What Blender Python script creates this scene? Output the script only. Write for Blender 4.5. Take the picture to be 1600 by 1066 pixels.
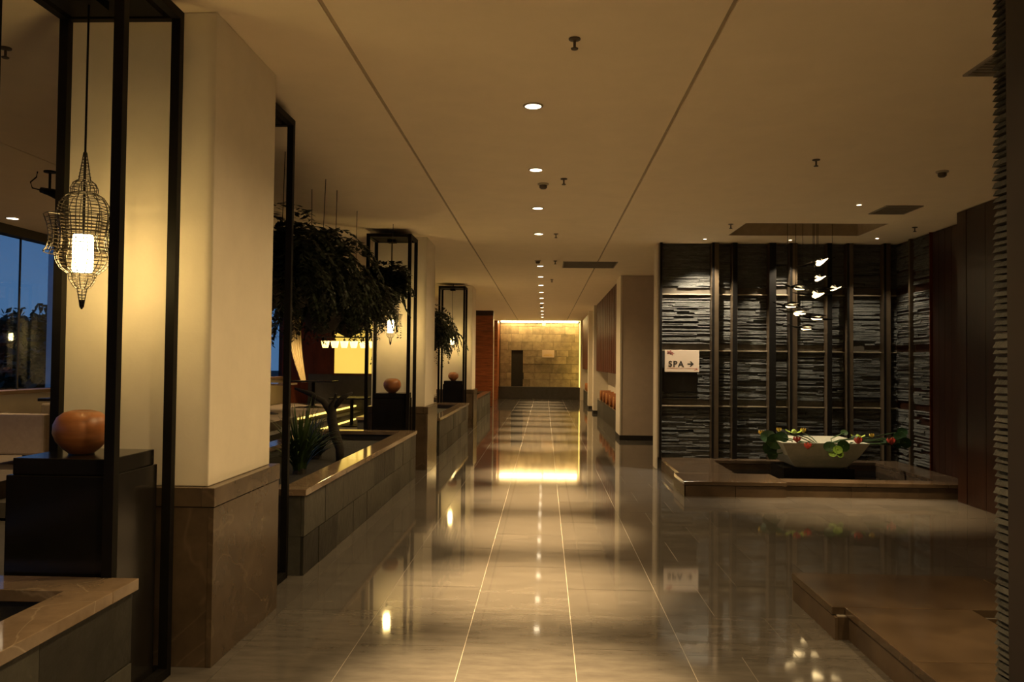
import bpy, math, random
from mathutils import Matrix, Vector
for o in list(bpy.data.objects): bpy.data.objects.remove(o)
rnd = random.Random(7)
S = bpy.context.scene
COL = S.collection
PI = math.pi

# ------------------------------------------------------------------ camera
CAM_H = 1.62
cd = bpy.data.cameras.new('camera'); cam = bpy.data.objects.new('camera', cd); COL.objects.link(cam)
cd.sensor_width = 22.3; cd.lens = 18.0; cd.clip_start = 0.05; cd.clip_end = 500
yaw = math.atan(51/1291.0); pit = math.atan(33.5/1291.0); roll = math.radians(0.6)
M4 = Matrix.Translation((0, 0, CAM_H)) @ Matrix.Rotation(yaw, 4, 'Z') @ Matrix.Rotation(PI/2 + pit, 4, 'X') @ Matrix.Rotation(roll, 4, 'Z')
cam.matrix_world = M4
S.camera = cam

# ------------------------------------------------------------------ world, exposure
S.view_settings.view_transform = 'Standard'
S.view_settings.look = 'None'
S.view_settings.gamma = 1.0
S.view_settings.use_curve_mapping = False
S.view_settings.exposure = 2.95
W = bpy.data.worlds.new('dusk'); S.world = W; W.use_nodes = True
wn = W.node_tree.nodes; wl = W.node_tree.links; wn.clear()
wo = wn.new('ShaderNodeOutputWorld'); wb = wn.new('ShaderNodeBackground')
tc = wn.new('ShaderNodeTexCoord'); sx = wn.new('ShaderNodeSeparateXYZ'); cr = wn.new('ShaderNodeValToRGB')
wl.new(tc.outputs['Generated'], sx.inputs[0]); wl.new(sx.outputs['Z'], cr.inputs[0])
cr.color_ramp.elements[0].position = 0.0; cr.color_ramp.elements[0].color = (0.15, 0.32, 0.58, 1)
cr.color_ramp.elements[1].position = 0.45; cr.color_ramp.elements[1].color = (0.05, 0.13, 0.36, 1)
wl.new(cr.outputs[0], wb.inputs[0]); wb.inputs[1].default_value = 0.08
wl.new(wb.outputs[0], wo.inputs[0])

WARM = (1.0, 0.68, 0.31)
COOL = (1.0, 0.83, 0.58)
E_SPILL = 22.0     # wide spill of the same fittings
E_DOWN = 420.0      # corridor downlights (watts per spot)
E_SPA = 30.0        # small spots over the basin
CEIL = 3.5

# ------------------------------------------------------------------ materials
MATS = {}
def new_mat(name):
    m = bpy.data.materials.new(name); m.use_nodes = True
    MATS[name] = m
    nt = m.node_tree
    return m, nt, nt.nodes['Principled BSDF'], nt.nodes.new, nt.links.new
def mat(name, col, rough=0.6, scale=8.0, amt=0.12, bump=0.0, spec=0.5, metal=0.0, rand=0.0, bscale=None, stretch=None, vein=None, veinscale=1.6, coat=0.0, sheen=0.0):
    """procedural surface: noise mottling, optional per-object tint, veins and bump"""
    m, nt, b, N, L = new_mat(name)
    b.inputs['Roughness'].default_value = rough
    b.inputs['Metallic'].default_value = metal
    b.inputs['Specular IOR Level'].default_value = spec
    if coat: b.inputs['Coat Weight'].default_value = coat; b.inputs['Coat Roughness'].default_value = 0.08
    tc = N('ShaderNodeTexCoord'); oi = N('ShaderNodeObjectInfo')
    off = N('ShaderNodeVectorMath'); off.operation = 'MULTIPLY_ADD'
    mul = N('ShaderNodeVectorMath'); mul.operation = 'SCALE'; mul.inputs[0].default_value = (37.0, 91.0, 53.0)
    L(oi.outputs['Random'], mul.inputs['Scale'])
    off.inputs[1].default_value = stretch or (1, 1, 1)
    L(tc.outputs['Object'], off.inputs[0]); L(mul.outputs[0], off.inputs[2])
    n = N('ShaderNodeTexNoise'); n.inputs['Scale'].default_value = scale; n.inputs['Detail'].default_value = 6; n.inputs['Roughness'].default_value = 0.62
    L(off.outputs[0], n.inputs['Vector'])
    mr = N('ShaderNodeMapRange'); mr.inputs[1].default_value = 0.3; mr.inputs[2].default_value = 0.7
    mr.inputs[3].default_value = 1 - amt; mr.inputs[4].default_value = 1 + amt
    L(n.outputs['Fac'], mr.inputs[0])
    val = mr.outputs[0]
    if rand:
        r2 = N('ShaderNodeMapRange'); r2.inputs[3].default_value = 1 - rand; r2.inputs[4].default_value = 1 + rand
        L(oi.outputs['Random'], r2.inputs[0])
        mm = N('ShaderNodeMath'); mm.operation = 'MULTIPLY'; L(val, mm.inputs[0]); L(r2.outputs[0], mm.inputs[1]); val = mm.outputs[0]
    vm = N('ShaderNodeVectorMath'); vm.operation = 'SCALE'; vm.inputs[0].default_value = col[:3]
    L(val, vm.inputs['Scale'])
    out = vm.outputs[0]
    if vein:
        vn = N('ShaderNodeTexNoise'); vn.inputs['Scale'].default_value = veinscale; vn.inputs['Detail'].default_value = 4; vn.inputs['Distortion'].default_value = 0.8
        L(off.outputs[0], vn.inputs['Vector'])
        s = N('ShaderNodeMath'); s.operation = 'SUBTRACT'; s.inputs[1].default_value = 0.5; L(vn.outputs['Fac'], s.inputs[0])
        a = N('ShaderNodeMath'); a.operation = 'ABSOLUTE'; L(s.outputs[0], a.inputs[0])
        v2 = N('ShaderNodeMapRange'); v2.inputs[1].default_value = 0.0; v2.inputs[2].default_value = 0.008; v2.inputs[3].default_value = vein[3]; v2.inputs[4].default_value = 0.0
        L(a.outputs[0], v2.inputs[0])
        mx = N('ShaderNodeMix'); mx.data_type = 'RGBA'
        L(v2.outputs[0], mx.inputs['Factor']); L(out, mx.inputs['A']); mx.inputs['B'].default_value = (*vein[:3], 1)
        out = mx.outputs['Result']
    L(out, b.inputs['Base Color'])
    if bump:
        bn = N('ShaderNodeTexNoise'); bn.inputs['Scale'].default_value = bscale or scale*3; bn.inputs['Detail'].default_value = 5
        L(off.outputs[0], bn.inputs['Vector'])
        bp = N('ShaderNodeBump'); bp.inputs['Strength'].default_value = bump; bp.inputs['Distance'].default_value = 0.02
        L(bn.outputs['Fac'], bp.inputs['Height']); L(bp.outputs[0], b.inputs['Normal'])
    return m
def emit(name, col, strength, var=0.0):
    m, nt, b, N, L = new_mat(name)
    b.inputs['Base Color'].default_value = (0.8, 0.75, 0.65, 1); b.inputs['Roughness'].default_value = 0.5
    b.inputs['Emission Color'].default_value = (*col, 1); b.inputs['Emission Strength'].default_value = strength
    if var:
        tc = N('ShaderNodeTexCoord'); n = N('ShaderNodeTexNoise'); n.inputs['Scale'].default_value = 1.3
        L(tc.outputs['Object'], n.inputs['Vector'])
        mr = N('ShaderNodeMapRange'); mr.inputs[3].default_value = strength*(1 - var); mr.inputs[4].default_value = strength*(1 + var)
        L(n.outputs['Fac'], mr.inputs[0]); L(mr.outputs[0], b.inputs['Emission Strength'])
    return m
def glass_mat(name, tint, ior_gloss=0.06, edge=0.7):
    m, nt, b, N, L = new_mat(name)
    nt.nodes.remove(b); out = nt.nodes['Material Output']
    t = N('ShaderNodeBsdfTransparent'); t.inputs[0].default_value = (*tint, 1)
    g = N('ShaderNodeBsdfGlossy'); g.inputs['Roughness'].default_value = 0.02
    f = N('ShaderNodeLayerWeight'); f.inputs[0].default_value = 0.3
    mr = N('ShaderNodeMapRange'); mr.inputs[3].default_value = ior_gloss; mr.inputs[4].default_value = edge
    L(f.outputs['Fresnel'], mr.inputs[0])
    mx = N('ShaderNodeMixShader'); L(mr.outputs[0], mx.inputs[0]); L(t.outputs[0], mx.inputs[1]); L(g.outputs[0], mx.inputs[2]); L(mx.outputs[0], out.inputs[0])
    return m

mat('ceiling_plaster', (0.88, 0.75, 0.56), 0.9, 3, 0.03)
mat('plaster', (0.78, 0.71, 0.58), 0.85, 4, 0.04, 0.03, bscale=60)
mat('grey_plaster', (0.62, 0.51, 0.40), 0.85, 5, 0.05, 0.03, bscale=60)
mat('floor_tile', (0.094, 0.085, 0.078), 0.050, 5.0, 0.22, 0.0, 0.45, rand=0.10, stretch=(0.8, 2.6, 1))
mat('grout', (0.31, 0.275, 0.235), 0.5, 20, 0.1)
mat('brown_marble', (0.078, 0.053, 0.033), 0.16, 3.0, 0.35, 0.01, 0.5, rand=0.12, vein=(0.22, 0.15, 0.09, 0.10), veinscale=0.9)
mat('facing_marble', (0.085, 0.058, 0.036), 0.42, 3.0, 0.35, 0.01, 0.3, rand=0.12)
mat('dado_marble', (0.092, 0.065, 0.042), 0.22, 3.0, 0.30, 0.01, 0.5, rand=0.10, vein=(0.30, 0.22, 0.14, 0.16), veinscale=0.9)
mat('coping_marble', (0.21, 0.150, 0.10), 0.10, 4.0, 0.30, 0.01, 0.6, rand=0.10, vein=(0.45, 0.36, 0.26, 0.4))
mat('slate_tile', (0.046, 0.044, 0.036), 0.5, 6, 0.35, 0.3, rand=0.6, bscale=14)
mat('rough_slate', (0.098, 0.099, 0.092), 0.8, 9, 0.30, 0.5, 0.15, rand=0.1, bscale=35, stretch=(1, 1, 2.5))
mat('ebony', (0.012, 0.006, 0.004), 0.5, 6, 0.2)
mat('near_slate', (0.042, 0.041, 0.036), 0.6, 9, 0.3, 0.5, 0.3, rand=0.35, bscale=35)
mat('gap_shade', (0.40, 0.31, 0.21), 0.8, 9, 0.1)
mat('recess_shade', (0.42, 0.33, 0.22), 0.8, 9, 0.1)
mat('lip_highlight', (0.30, 0.25, 0.17), 0.5, 9, 0.15, 0.05)
mat('dark_recess', (0.02, 0.017, 0.014), 0.8, 9, 0.2)
mat('recess_board', (0.075, 0.062, 0.045), 0.6, 9, 0.2)
mat('bronze_fin', (0.092, 0.066, 0.040), 0.38, 6, 0.15, 0.0, 0.5, metal=0.25)
mat('black_metal', (0.007, 0.006, 0.005), 0.55, 12, 0.2, 0, 0.15)
mat('black_lacquer', (0.008, 0.007, 0.006), 0.18, 12, 0.2, 0, 0.5)
mat('wire_metal', (0.025, 0.018, 0.012), 0.4, 12, 0.2, 0, 0.5, metal=0.4)
mat('gourd', (0.33, 0.125, 0.040), 0.40, 5, 0.25, 0.05, stretch=(1, 1, 7), bscale=10)
mat('red_wood', (0.095, 0.022, 0.008), 0.55, 5, 0.35, 0.03, stretch=(2, 2, 0.35), rand=0.15, spec=0.2)
mat('red_wood_cross', (0.27, 0.075, 0.022), 0.35, 4, 0.45, 0.03, stretch=(0.6, 0.6, 4), rand=0.12)
mat('dark_wood', (0.030, 0.011, 0.006), 0.4, 5, 0.3, 0.03, stretch=(3, 3, 0.3), rand=0.2)
mat('stone_block', (0.275, 0.222, 0.140), 0.75, 3.5, 0.35, 0.25, rand=0.22, bscale=10)
mat('ledge_stone', (0.045, 0.042, 0.036), 0.5, 8, 0.2, 0.1)
mat('leaf_dark', (0.016, 0.024, 0.009), 0.55, 6, 0.5, rand=0.2)
mat('leaf_mid', (0.045, 0.085, 0.020), 0.45, 5, 0.4, rand=0.2)
mat('leaf_bright', (0.20, 0.36, 0.05), 0.45, 7, 0.3, rand=0.15)
mat('leaf_deep', (0.018, 0.055, 0.014), 0.4, 7, 0.3, rand=0.15)
mat('flower_red', (0.55, 0.075, 0.045), 0.5, 9, 0.2, rand=0.15)
mat('flower_yellow', (0.75, 0.55, 0.10), 0.5, 9, 0.2)
mat('flower_lime', (0.45, 0.60, 0.07), 0.5, 9, 0.2)
mat('soil', (0.012, 0.011, 0.008), 0.9, 14, 0.5, 0.6)
mat('bark', (0.022, 0.017, 0.012), 0.85, 10, 0.4, 0.4)
mat('bowl_stone', (0.42, 0.40, 0.29), 0.6, 14, 0.12, 0.06)
mat('water', (0.004, 0.004, 0.004), 0.03, 3, 0.1, 0.02, 0.8)
mat('sign_white', (0.80, 0.66, 0.52), 0.5, 3, 0.02)
mat('sign_ink', (0.03, 0.025, 0.02), 0.6, 8, 0.1)
mat('sign_pink', (0.42, 0.16, 0.13), 0.6, 8, 0.2)
mat('detector_white', (0.45, 0.38, 0.28), 0.5, 8, 0.05)
mat('detector_dark', (0.09, 0.065, 0.04), 0.5, 8, 0.1)
mat('grille', (0.30, 0.26, 0.21), 0.6, 8, 0.1)
mat('grille_back', (0.12, 0.10, 0.08), 0.8, 8, 0.1)
mat('cream_fabric', (0.42, 0.33, 0.25), 0.85, 20, 0.08, 0.1)
mat('brown_fabric', (0.085, 0.062, 0.042), 0.85, 20, 0.15, 0.1)
mat('carpet', (0.020, 0.016, 0.012), 0.85, 20, 0.3)
mat('curtain_cloth', (0.62, 0.50, 0.27), 0.8, 8, 0.08)
mat('orange_fabric', (0.33, 0.11, 0.03), 0.75, 15, 0.15, 0.1, rand=0.15)
mat('orange_piping', (0.55, 0.26, 0.08), 0.75, 15, 0.1)
mat('window_frame', (0.018, 0.015, 0.012), 0.5, 8, 0.1)
mat('blue_grey_paint', (0.62, 0.80, 0.93), 0.8, 8, 0.05)
mat('tree_leaf', (0.035, 0.050, 0.030), 0.8, 3, 0.4, rand=0.25)
mat('lawn', (0.03, 0.045, 0.025), 0.9, 3, 0.4)
mat('wood_sill', (0.10, 0.055, 0.025), 0.5, 6, 0.2)
emit('lens_glow', (1.0, 0.80, 0.52), 2.2)
emit('lantern_glow', (1.0, 0.68, 0.24), 12.0)
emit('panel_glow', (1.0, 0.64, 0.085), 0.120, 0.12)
emit('step_glow', (1.0, 0.66, 0.12), 0.30)
emit('shade_glow', (1.0, 0.66, 0.16), 0.55)
emit('cove_glow', (1.0, 0.70, 0.28), 5.5)
emit('bird_glow', (1.0, 0.70, 0.32), 1.4)
emit('globe_glow', (1.0, 0.82, 0.55), 0.35)
glass_mat('window_glass', (0.85, 0.9, 0.95), 0.01, 0.12)
glass_mat('table_glass', (0.25, 0.25, 0.25), 0.12)

# ------------------------------------------------------------------ mesh helpers
class MB:
    def __init__(s): s.v = []; s.f = []; s.mi = []
    def add(s, v, f):
        n = len(s.v); s.v += [tuple(p) for p in v]; s.f += [tuple(i + n for i in q) for q in f]; return s
    def box(s, x0, x1, y0, y1, z0, z1):
        if x0 > x1: x0, x1 = x1, x0
        if y0 > y1: y0, y1 = y1, y0
        v = [(x0,y0,z0),(x1,y0,z0),(x1,y1,z0),(x0,y1,z0),(x0,y0,z1),(x1,y0,z1),(x1,y1,z1),(x0,y1,z1)]
        return s.add(v, [(0,3,2,1),(4,5,6,7),(0,1,5,4),(1,2,6,5),(2,3,7,6),(3,0,4,7)])
    def prism(s, poly, z0, z1):
        n = len(poly)
        v = [(x, y, z0) for x, y in poly] + [(x, y, z1) for x, y in poly]
        return s.add(v, [tuple(range(n - 1, -1, -1)), tuple(range(n, 2*n))] + [(i, (i+1) % n, n + (i+1) % n, n + i) for i in range(n)])
    def lathe(s, prof, n=24, c=(0, 0, 0), cap=True):
        v = []; f = []
        for r, z in prof:
            for k in range(n):
                a = 2*PI*k/n; v.append((c[0] + r*math.cos(a), c[1] + r*math.sin(a), c[2] + z))
        m = len(prof)
        for i in range(m - 1):
            for k in range(n):
                k2 = (k + 1) % n
                f.append((i*n + k, i*n + k2, (i+1)*n + k2, (i+1)*n + k))
        if cap:
            f.append(tuple(range(n - 1, -1, -1))); f.append(tuple((m-1)*n + k for k in range(n)))
        return s.add(v, f)
    def tube(s, pts, r, n=6, closed=False):
        pts = [Vector(p) for p in pts]; m = len(pts)
        rs = r if isinstance(r, (list, tuple)) else [r]*m
        v = []; f = []
        for i, p in enumerate(pts):
            if closed: t = pts[(i+1) % m] - pts[i-1]
            else: t = pts[min(i+1, m-1)] - pts[max(i-1, 0)]
            t.normalize()
            up = Vector((0, 0, 1)) if abs(t.z) < 0.95 else Vector((1, 0, 0))
            a = t.cross(up).normalized(); b = t.cross(a)
            for k in range(n):
                w = 2*PI*k/n
                v.append(tuple(p + (a*math.cos(w) + b*math.sin(w))*rs[i]))
        for i in range(m if closed else m - 1):
            j = (i + 1) % m
            for k in range(n):
                k2 = (k+1) % n
                f.append((i*n + k, j*n + k, j*n + k2, i*n + k2))
        if not closed:
            f.append(tuple(range(n))); f.append(tuple((m-1)*n + k for k in range(n-1, -1, -1)))
        return s.add(v, f)
    def mesh(s, name, off=(0, 0, 0), smooth=False):
        me = bpy.data.meshes.new(name)
        me.from_pydata([(a - off[0], b - off[1], c - off[2]) for a, b, c in s.v], [], s.f)
        me.update()
        if smooth: me.polygons.foreach_set('use_smooth', [True]*len(me.polygons))
        return me
def root_off(o):
    p = Vector((0, 0, 0))
    while o is not None: p += o.location; o = o.parent
    return p
def link(name, me, m, parent=None, loc=None, kind=None, bevel=0):
    o = bpy.data.objects.new(name, me); COL.objects.link(o)
    if m and not me.materials: me.materials.append(MATS[m])
    if parent is not None: o.parent = parent
    if loc: o.location = loc
    if kind: o['kind'] = kind
    if bevel:
        b = o.modifiers.new('bevel', 'BEVEL'); b.width = bevel; b.segments = 2; b.limit_method = 'ANGLE'
    return o
def part(parent, name, mb, m, smooth=False, kind=None, bevel=0, label=None):
    """mesh given in world coordinates, stored relative to its parent chain"""
    o = link(name, mb.mesh(name, root_off(parent), smooth), m, parent, kind=kind, bevel=bevel)
    if label: o['label'] = label
    return o
def tag(o, label, cat, group=None):
    o['label'] = label; o['category'] = cat
    if group: o['group'] = group
    return o
def thing(name, loc, label, cat, group=None):
    o = bpy.data.objects.new(name, None); COL.objects.link(o); o.location = loc; o.empty_display_size = 0.1
    return tag(o, label, cat, group)
def single(name, mb, m, loc, label, cat, group=None, smooth=False, bevel=0):
    o = link(name, mb.mesh(name, loc, smooth), m, None, loc, bevel=bevel)
    return tag(o, label, cat, group)
def struct(name, mb, m, bevel=0, label=None):
    o = link(name, mb.mesh(name), m, None, kind='structure', bevel=bevel)
    if label: o['label'] = label
    return o
def copy_tree(o, loc=None, label=None, parent=None):
    c = o.copy(); COL.objects.link(c); c.parent = parent
    if loc is not None: c.location = loc
    if label: c['label'] = label
    for ch in list(o.children): copy_tree(ch, parent=c)
    return c
def lamp(kind, name, parent, loc, energy, col=WARM, size=0.03, spot=None, blend=0.6, rot=None):
    l = bpy.data.lights.new(name, kind); l.energy = energy; l.color = col; l.shadow_soft_size = size
    if kind == 'SPOT': l.spot_size = math.radians(spot); l.spot_blend = blend
    o = bpy.data.objects.new(name, l); COL.objects.link(o); o.parent = parent
    off = root_off(parent) if parent else Vector((0, 0, 0))
    o.location = Vector(loc) - off
    if rot: o.rotation_euler = rot
    return o

# ================================================================== STRUCTURE
Y0, YE = -6.0, 38.2          # extent of the hall
# floor: grout bed with tiles laid as pieces
floor = struct('floor', MB().box(-7.8, 7.0, Y0, YE, -0.12, -0.004), 'grout', label='polished grey stone tile floor of the corridor')
rest = struct('floor_restaurant', MB().box(-7.7, -3.3, Y0, 24.0, -0.004, 0.002), 'carpet', label='dark restaurant floor beside the planters')
tile_cache = {}
def tile(x0, x1, y0, y1):
    g = 0.0022; w = round(x1 - x0 - 2*g, 3); d = round(y1 - y0 - 2*g, 3)
    if w <= 0.02 or d <= 0.02: return
    if (w, d) not in tile_cache:
        mb = MB(); mb.box(-w/2, w/2, -d/2, d/2, -0.004, 0.0); tile_cache[(w, d)] = mb.mesh('tile')
    link('tile', tile_cache[(w, d)], 'floor_tile', floor, ((x0+x1)/2, (y0+y1)/2, 0))
xs = [-3.3, -2.30, -1.68, -1.06, -0.44, 0.18, 0.80]
for i in range(len(xs) - 1):
    y = Y0 - (0.62 if i % 2 else 0.0) + 0.2
    while y < 37.4:
        if xs[i] > -1.9 or y > 0: tile(xs[i], xs[i+1], max(y, Y0), min(y + 1.24, 37.4))
        elif y <= 0: tile(xs[i], xs[i+1], max(y, Y0), min(y + 1.24, 37.4))
        y += 1.24
y = 3.21 - 0.0; row = 0
while y < 37.3:
    o_ = 0.31 if row % 2 else 0.0
    xr = 5.6 if y < 10.4 else (1.85 if y < 12.9 else (5.0 if y < 17.5 else 2.3))
    cuts = [0.80] + [0.80 + o_ + 0.62*k for k in range(0 if o_ else 1, 12)]
    cuts = [c for c in cuts if c < xr - 0.05] + [xr]
    for a, b in zip(cuts[:-1], cuts[1:]): tile(a, b, y, min(y + 0.735, 37.4))
    y += 0.735; row += 1
tile(0.80, 5.4, Y0, 3.21)

# ceiling: concrete cap with plaster panels, shadow gaps at the grooves, a recess over the basin
ceil_ = struct('ceiling', MB().box(-7.8, 7.0, Y0, YE, 3.80, 3.95), 'ceiling_plaster', label='cream plaster ceiling with two long shadow-gap lines')
G = 0.013
HX0, HX1, HY0, HY1 = 2.65, 4.52, 11.04, 12.10
def cpanel(mb): part(ceil_, 'ceiling_panel', mb, 'ceiling_plaster')
cpanel(MB().box(-7.8, -4.78 - G, Y0, YE, CEIL, 3.80))
cpanel(MB().box(-4.78 + G, -1.19 - G, Y0, YE, CEIL, 3.80))
cpanel(MB().box(-1.19 + G, 0.97 - G, Y0, YE, CEIL, 3.80))
cpanel(MB().box(0.97 + G, HX0, Y0, YE, CEIL, 3.80))
cpanel(MB().box(HX0, HX1, Y0, HY0, CEIL, 3.80))
cpanel(MB().box(HX0, HX1, HY1, YE, CEIL, 3.80))
cpanel(MB().box(HX1, 7.0, Y0, YE, CEIL, 3.80))
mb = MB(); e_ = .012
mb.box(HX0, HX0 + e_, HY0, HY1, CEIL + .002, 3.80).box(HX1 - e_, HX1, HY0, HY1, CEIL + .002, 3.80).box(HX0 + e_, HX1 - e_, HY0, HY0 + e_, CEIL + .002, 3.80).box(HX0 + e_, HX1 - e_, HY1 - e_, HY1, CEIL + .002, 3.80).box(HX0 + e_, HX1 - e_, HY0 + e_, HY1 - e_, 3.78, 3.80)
part(ceil_, 'recess_shade_lining', mb, 'recess_shade')  # darker tone puts the shade of the unlit recess into its colour
for gx in (-4.78, -1.19, 0.97):
    part(ceil_, 'shadow_gap', MB().box(gx - G, gx + G, Y0, YE, CEIL + 0.010, 3.80), 'gap_shade')  # darker fill colours in the shade of a shallow groove

# closing walls that hold the light in
struct('wall_rear', MB().box(-7.8, 7.0, Y0 - 0.2, Y0, -0.12, 3.95), 'plaster')
# right side wall by the basins: dark timber, stone near the corner
wr = struct('wall_right', MB().box(5.42, 5.7, 3.0, 13.2, -0.1, 3.6), 'dark_wood', label='dark timber wall at the right of the basin court')
struct('wall_right_rear', MB().box(5.42, 5.7, Y0, 3.0, -0.1, 3.6), 'plaster')
x = 10.62
while x < 11.68:
    part(wr, 'plank', MB().box(5.38, 5.42, x, min(x + 0.172, 11.7), 0.17, 3.49), 'dark_wood'); x += 0.178
pier = struct('wall_timber_pier', MB().box(5.02, 5.42, 3.0, 10.20, 0.0, 3.5), 'dark_wood', label='projecting dark timber wall beside the right edge')
for k in range(16):
    part(pier, 'plank', MB().box(4.99, 5.02, 9.98 - 0.42*(k+1), 9.98 - 0.42*k - 0.008, 0.0, 3.49), 'dark_wood')
part(pier, 'plank', MB().box(4.99, 5.02, 9.99, 10.20, 0.0, 3.49), 'dark_wood')

# ---- slate feature wall with bronze fins
SW = 12.93
spa = struct('wall_slate', MB().box(1.76, 5.70, SW + 0.03, 13.25, 0.0, 3.499), 'recess_board', label='dark split-slate feature wall with bronze vertical fins')
part(spa, 'end_plaster', MB().box(1.735, 1.76, SW - 0.02, 13.25, 0.0, 3.499), 'plaster')
fins = [(1.762, 1.806), (2.56, 2.668), (2.873, 2.951), (3.429, 3.537), (3.741, 3.858), (4.304, 4.382), (4.604, 4.701), (5.155, 5.261)]
for a, b in fins:
    fin = part(spa, 'fin', MB().box(a, b, SW - 0.15, SW + 0.03, 0.186, 3.495), 'bronze_fin', bevel=0.004)
    w_ = (a + 0.004, b - 0.004) if b - a < 0.09 or abs(a - 3.429) < .01 else (a + 0.002, a + (b-a)*0.35)
    part(fin, 'fin_shade', MB().box(*w_, SW - 0.156, SW - 0.148, 0.186, 3.495), 'black_metal')  # black sheet paints shade onto the parts of fin fronts left unlit
bays = [(fins[i][1], fins[i+1][0]) for i in range(len(fins) - 1)] + [(5.261, 5.42)]
bands = [(0.18, 0.985), (1.08, 1.842), (1.94, 2.714), (2.812, 3.49)]
for (a, b) in bays:
    for z in (0.985, 1.842, 2.714):
        part(spa, 'channel', MB().box(a, b, SW + 0.022, SW + 0.03, z + .002, z + 0.094), 'recess_board')
        part(spa, 'channel_lit_lip', MB().box(a, b, SW - 0.048, SW + 0.03, z - .020, z), 'lip_highlight', bevel=.003)  # pale colour stands in for light caught by the band's top edge
stones = []
def slate(axis, a, b, z0, z1, face, base, minl=0.12, maxl=0.60, hmin=0.016, hmax=0.036):
    """courses of split slate strips; axis 'x': wall at y=face looking -y, 'y': wall at x=face looking -x"""
    z = z0
    while z < z1 - 0.012:
        h = min(rnd.uniform(hmin, hmax), z1 - z)
        u = a
        while u < b - 0.01:
            l = min(rnd.uniform(minl, maxl), b - u)
            if b - u - l < 0.06: l = b - u
            d = rnd.uniform(0.004, 0.022) if rnd.random() > 0.15 else -0.020
            g = 0.0015
            dz = rnd.uniform(-0.006, 0.006); e = rnd.uniform(-0.008, 0.008)
            f0 = face - d; f1 = f0 + e
            zz0, zz1 = z + g, z + h - g
            if axis == 'x':
                v = [(u+g, f0, zz0), (u+l-g, f1, zz0 + dz*0.5), (u+l-g, base, zz0), (u+g, base, zz0), (u+g, f0 + 0.006, zz1), (u+l-g, f1 + 0.006, zz1 + dz*0.5), (u+l-g, base, zz1), (u+g, base, zz1)]
            else:
                v = [(f0, u+l-g, zz0), (f1, u+g, zz0 + dz*0.5), (base, u+g, zz0), (base, u+l-g, zz0), (f0 + 0.006, u+l-g, zz1), (f1 + 0.006, u+g, zz1 + dz*0.5), (base, u+g, zz1), (base, u+l-g, zz1)]
            stones.append((l*h, v)); u += l
        z += h
FQ = [(0,3,2,1),(4,5,6,7),(0,1,5,4),(1,2,6,5),(2,3,7,6),(3,0,4,7)]
for (a, b) in bays:
    for (z0, z1) in bands: slate('x', a + 0.002, b - 0.002, z0, z1 - .021 if z1 < 3 else z1, SW, SW + 0.03)
stones.sort(key=lambda s: -s[0])
for k, (_, v) in enumerate(stones[:300]): part(spa, 'slate_strip', MB().add(v, FQ), 'rough_slate')
mb = MB()
for _, v in stones[300:]: mb.add(v, FQ)
part(spa, 'slate_strips', mb, 'rough_slate', kind='stuff')
# stone return on the right wall
stones = []
for (a, b) in ((11.72, 12.30), (12.36, 12.89)):
    for (z0, z1) in bands: slate('y', a, b, z0, z1, 5.40, 5.425)
part(wr, 'fin', MB().box(5.34, 5.42, 12.305, 12.355, 0.18, 3.495), 'bronze_fin')
part(wr, 'fin', MB().box(5.35, 5.42, 11.70, 11.718, 0.18, 3.495), 'red_wood')
stones.sort(key=lambda s: -s[0])
for k, (_, v) in enumerate(stones[:120]): part(wr, 'slate_strip', MB().add(v, FQ), 'rough_slate')
mb = MB()
for _, v in stones[120:]: mb.add(v, FQ)
part(wr, 'slate_strips', mb, 'rough_slate', kind='stuff')

# ---- end of the matching slate wall beside the camera (right edge)
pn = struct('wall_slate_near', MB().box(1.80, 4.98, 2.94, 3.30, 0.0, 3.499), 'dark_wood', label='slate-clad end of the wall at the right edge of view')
z = 0.0
while z < 3.49:
    h = rnd.uniform(0.022, 0.034); h = min(h, 3.495 - z)
    d = rnd.choice([0.0, 0.003, 0.006]); e = rnd.uniform(-0.004, 0.004)
    v = [(1.76 - d, 3.31, z + .002), (1.765 - d + e, 3.195, z + .002 + rnd.uniform(-.003, .003)), (1.80, 3.195, z), (1.80, 3.31, z), (1.772 - d, 3.31, z + h*.8), (1.777 - d + e, 3.195, z + h*.8), (1.80, 3.195, z + h*.8), (1.80, 3.31, z + h*.8)]
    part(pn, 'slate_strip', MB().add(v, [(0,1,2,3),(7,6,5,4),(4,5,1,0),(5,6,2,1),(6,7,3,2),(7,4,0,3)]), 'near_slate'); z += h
part(pn, 'edge_board', MB().box(1.745, 1.80, 2.94, 3.19, 0.0, 3.495), 'ebony')
stones = []
slate('x', 1.82, 5.0, 0.2, 3.49, 0, -0.03)
mb = MB()
for _, v in stones: mb.add([(p[0], 3.30 - p[1], p[2]) for p in v], FQ)
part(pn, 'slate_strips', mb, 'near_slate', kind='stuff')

# ---- right side beyond the slate wall
bA = struct('wall_right_block', MB().box(1.62, 5.6, 17.65, 18.62, 0.10, 3.5), 'grey_plaster', label='grey plaster wall block with dark skirting')
part(bA, 'edge_bead', MB().box(1.604, 1.64, 17.63, 18.62, 0.10, 3.5), 'plaster')
struct('baseboard_right', MB().box(1.60, 5.6, 17.62, 18.62, 0.0, 0.10), 'dark_recess')
struct('wall_court_side', MB().box(5.42, 5.7, 13.25, 17.65, 0.0, 3.5), 'plaster')
nich = struct('wall_niche', MB().box(2.05, 2.25, 18.62, 37.0, 0.0, 3.5), 'plaster', label='plaster back wall of the bench niches')
for i, (a, b) in enumerate(((26.75, 27.35), (29.55, 30.05))):
    p = struct('wall_pier', MB().box(1.585 if i == 0 else 1.57, 2.05, a, b, 0.10, 3.5), 'plaster')
    part(p, 'skirting', MB().box(1.58, 2.05, a - 0.005, b + 0.005, 0.0, 0.10), 'dark_recess')
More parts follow.
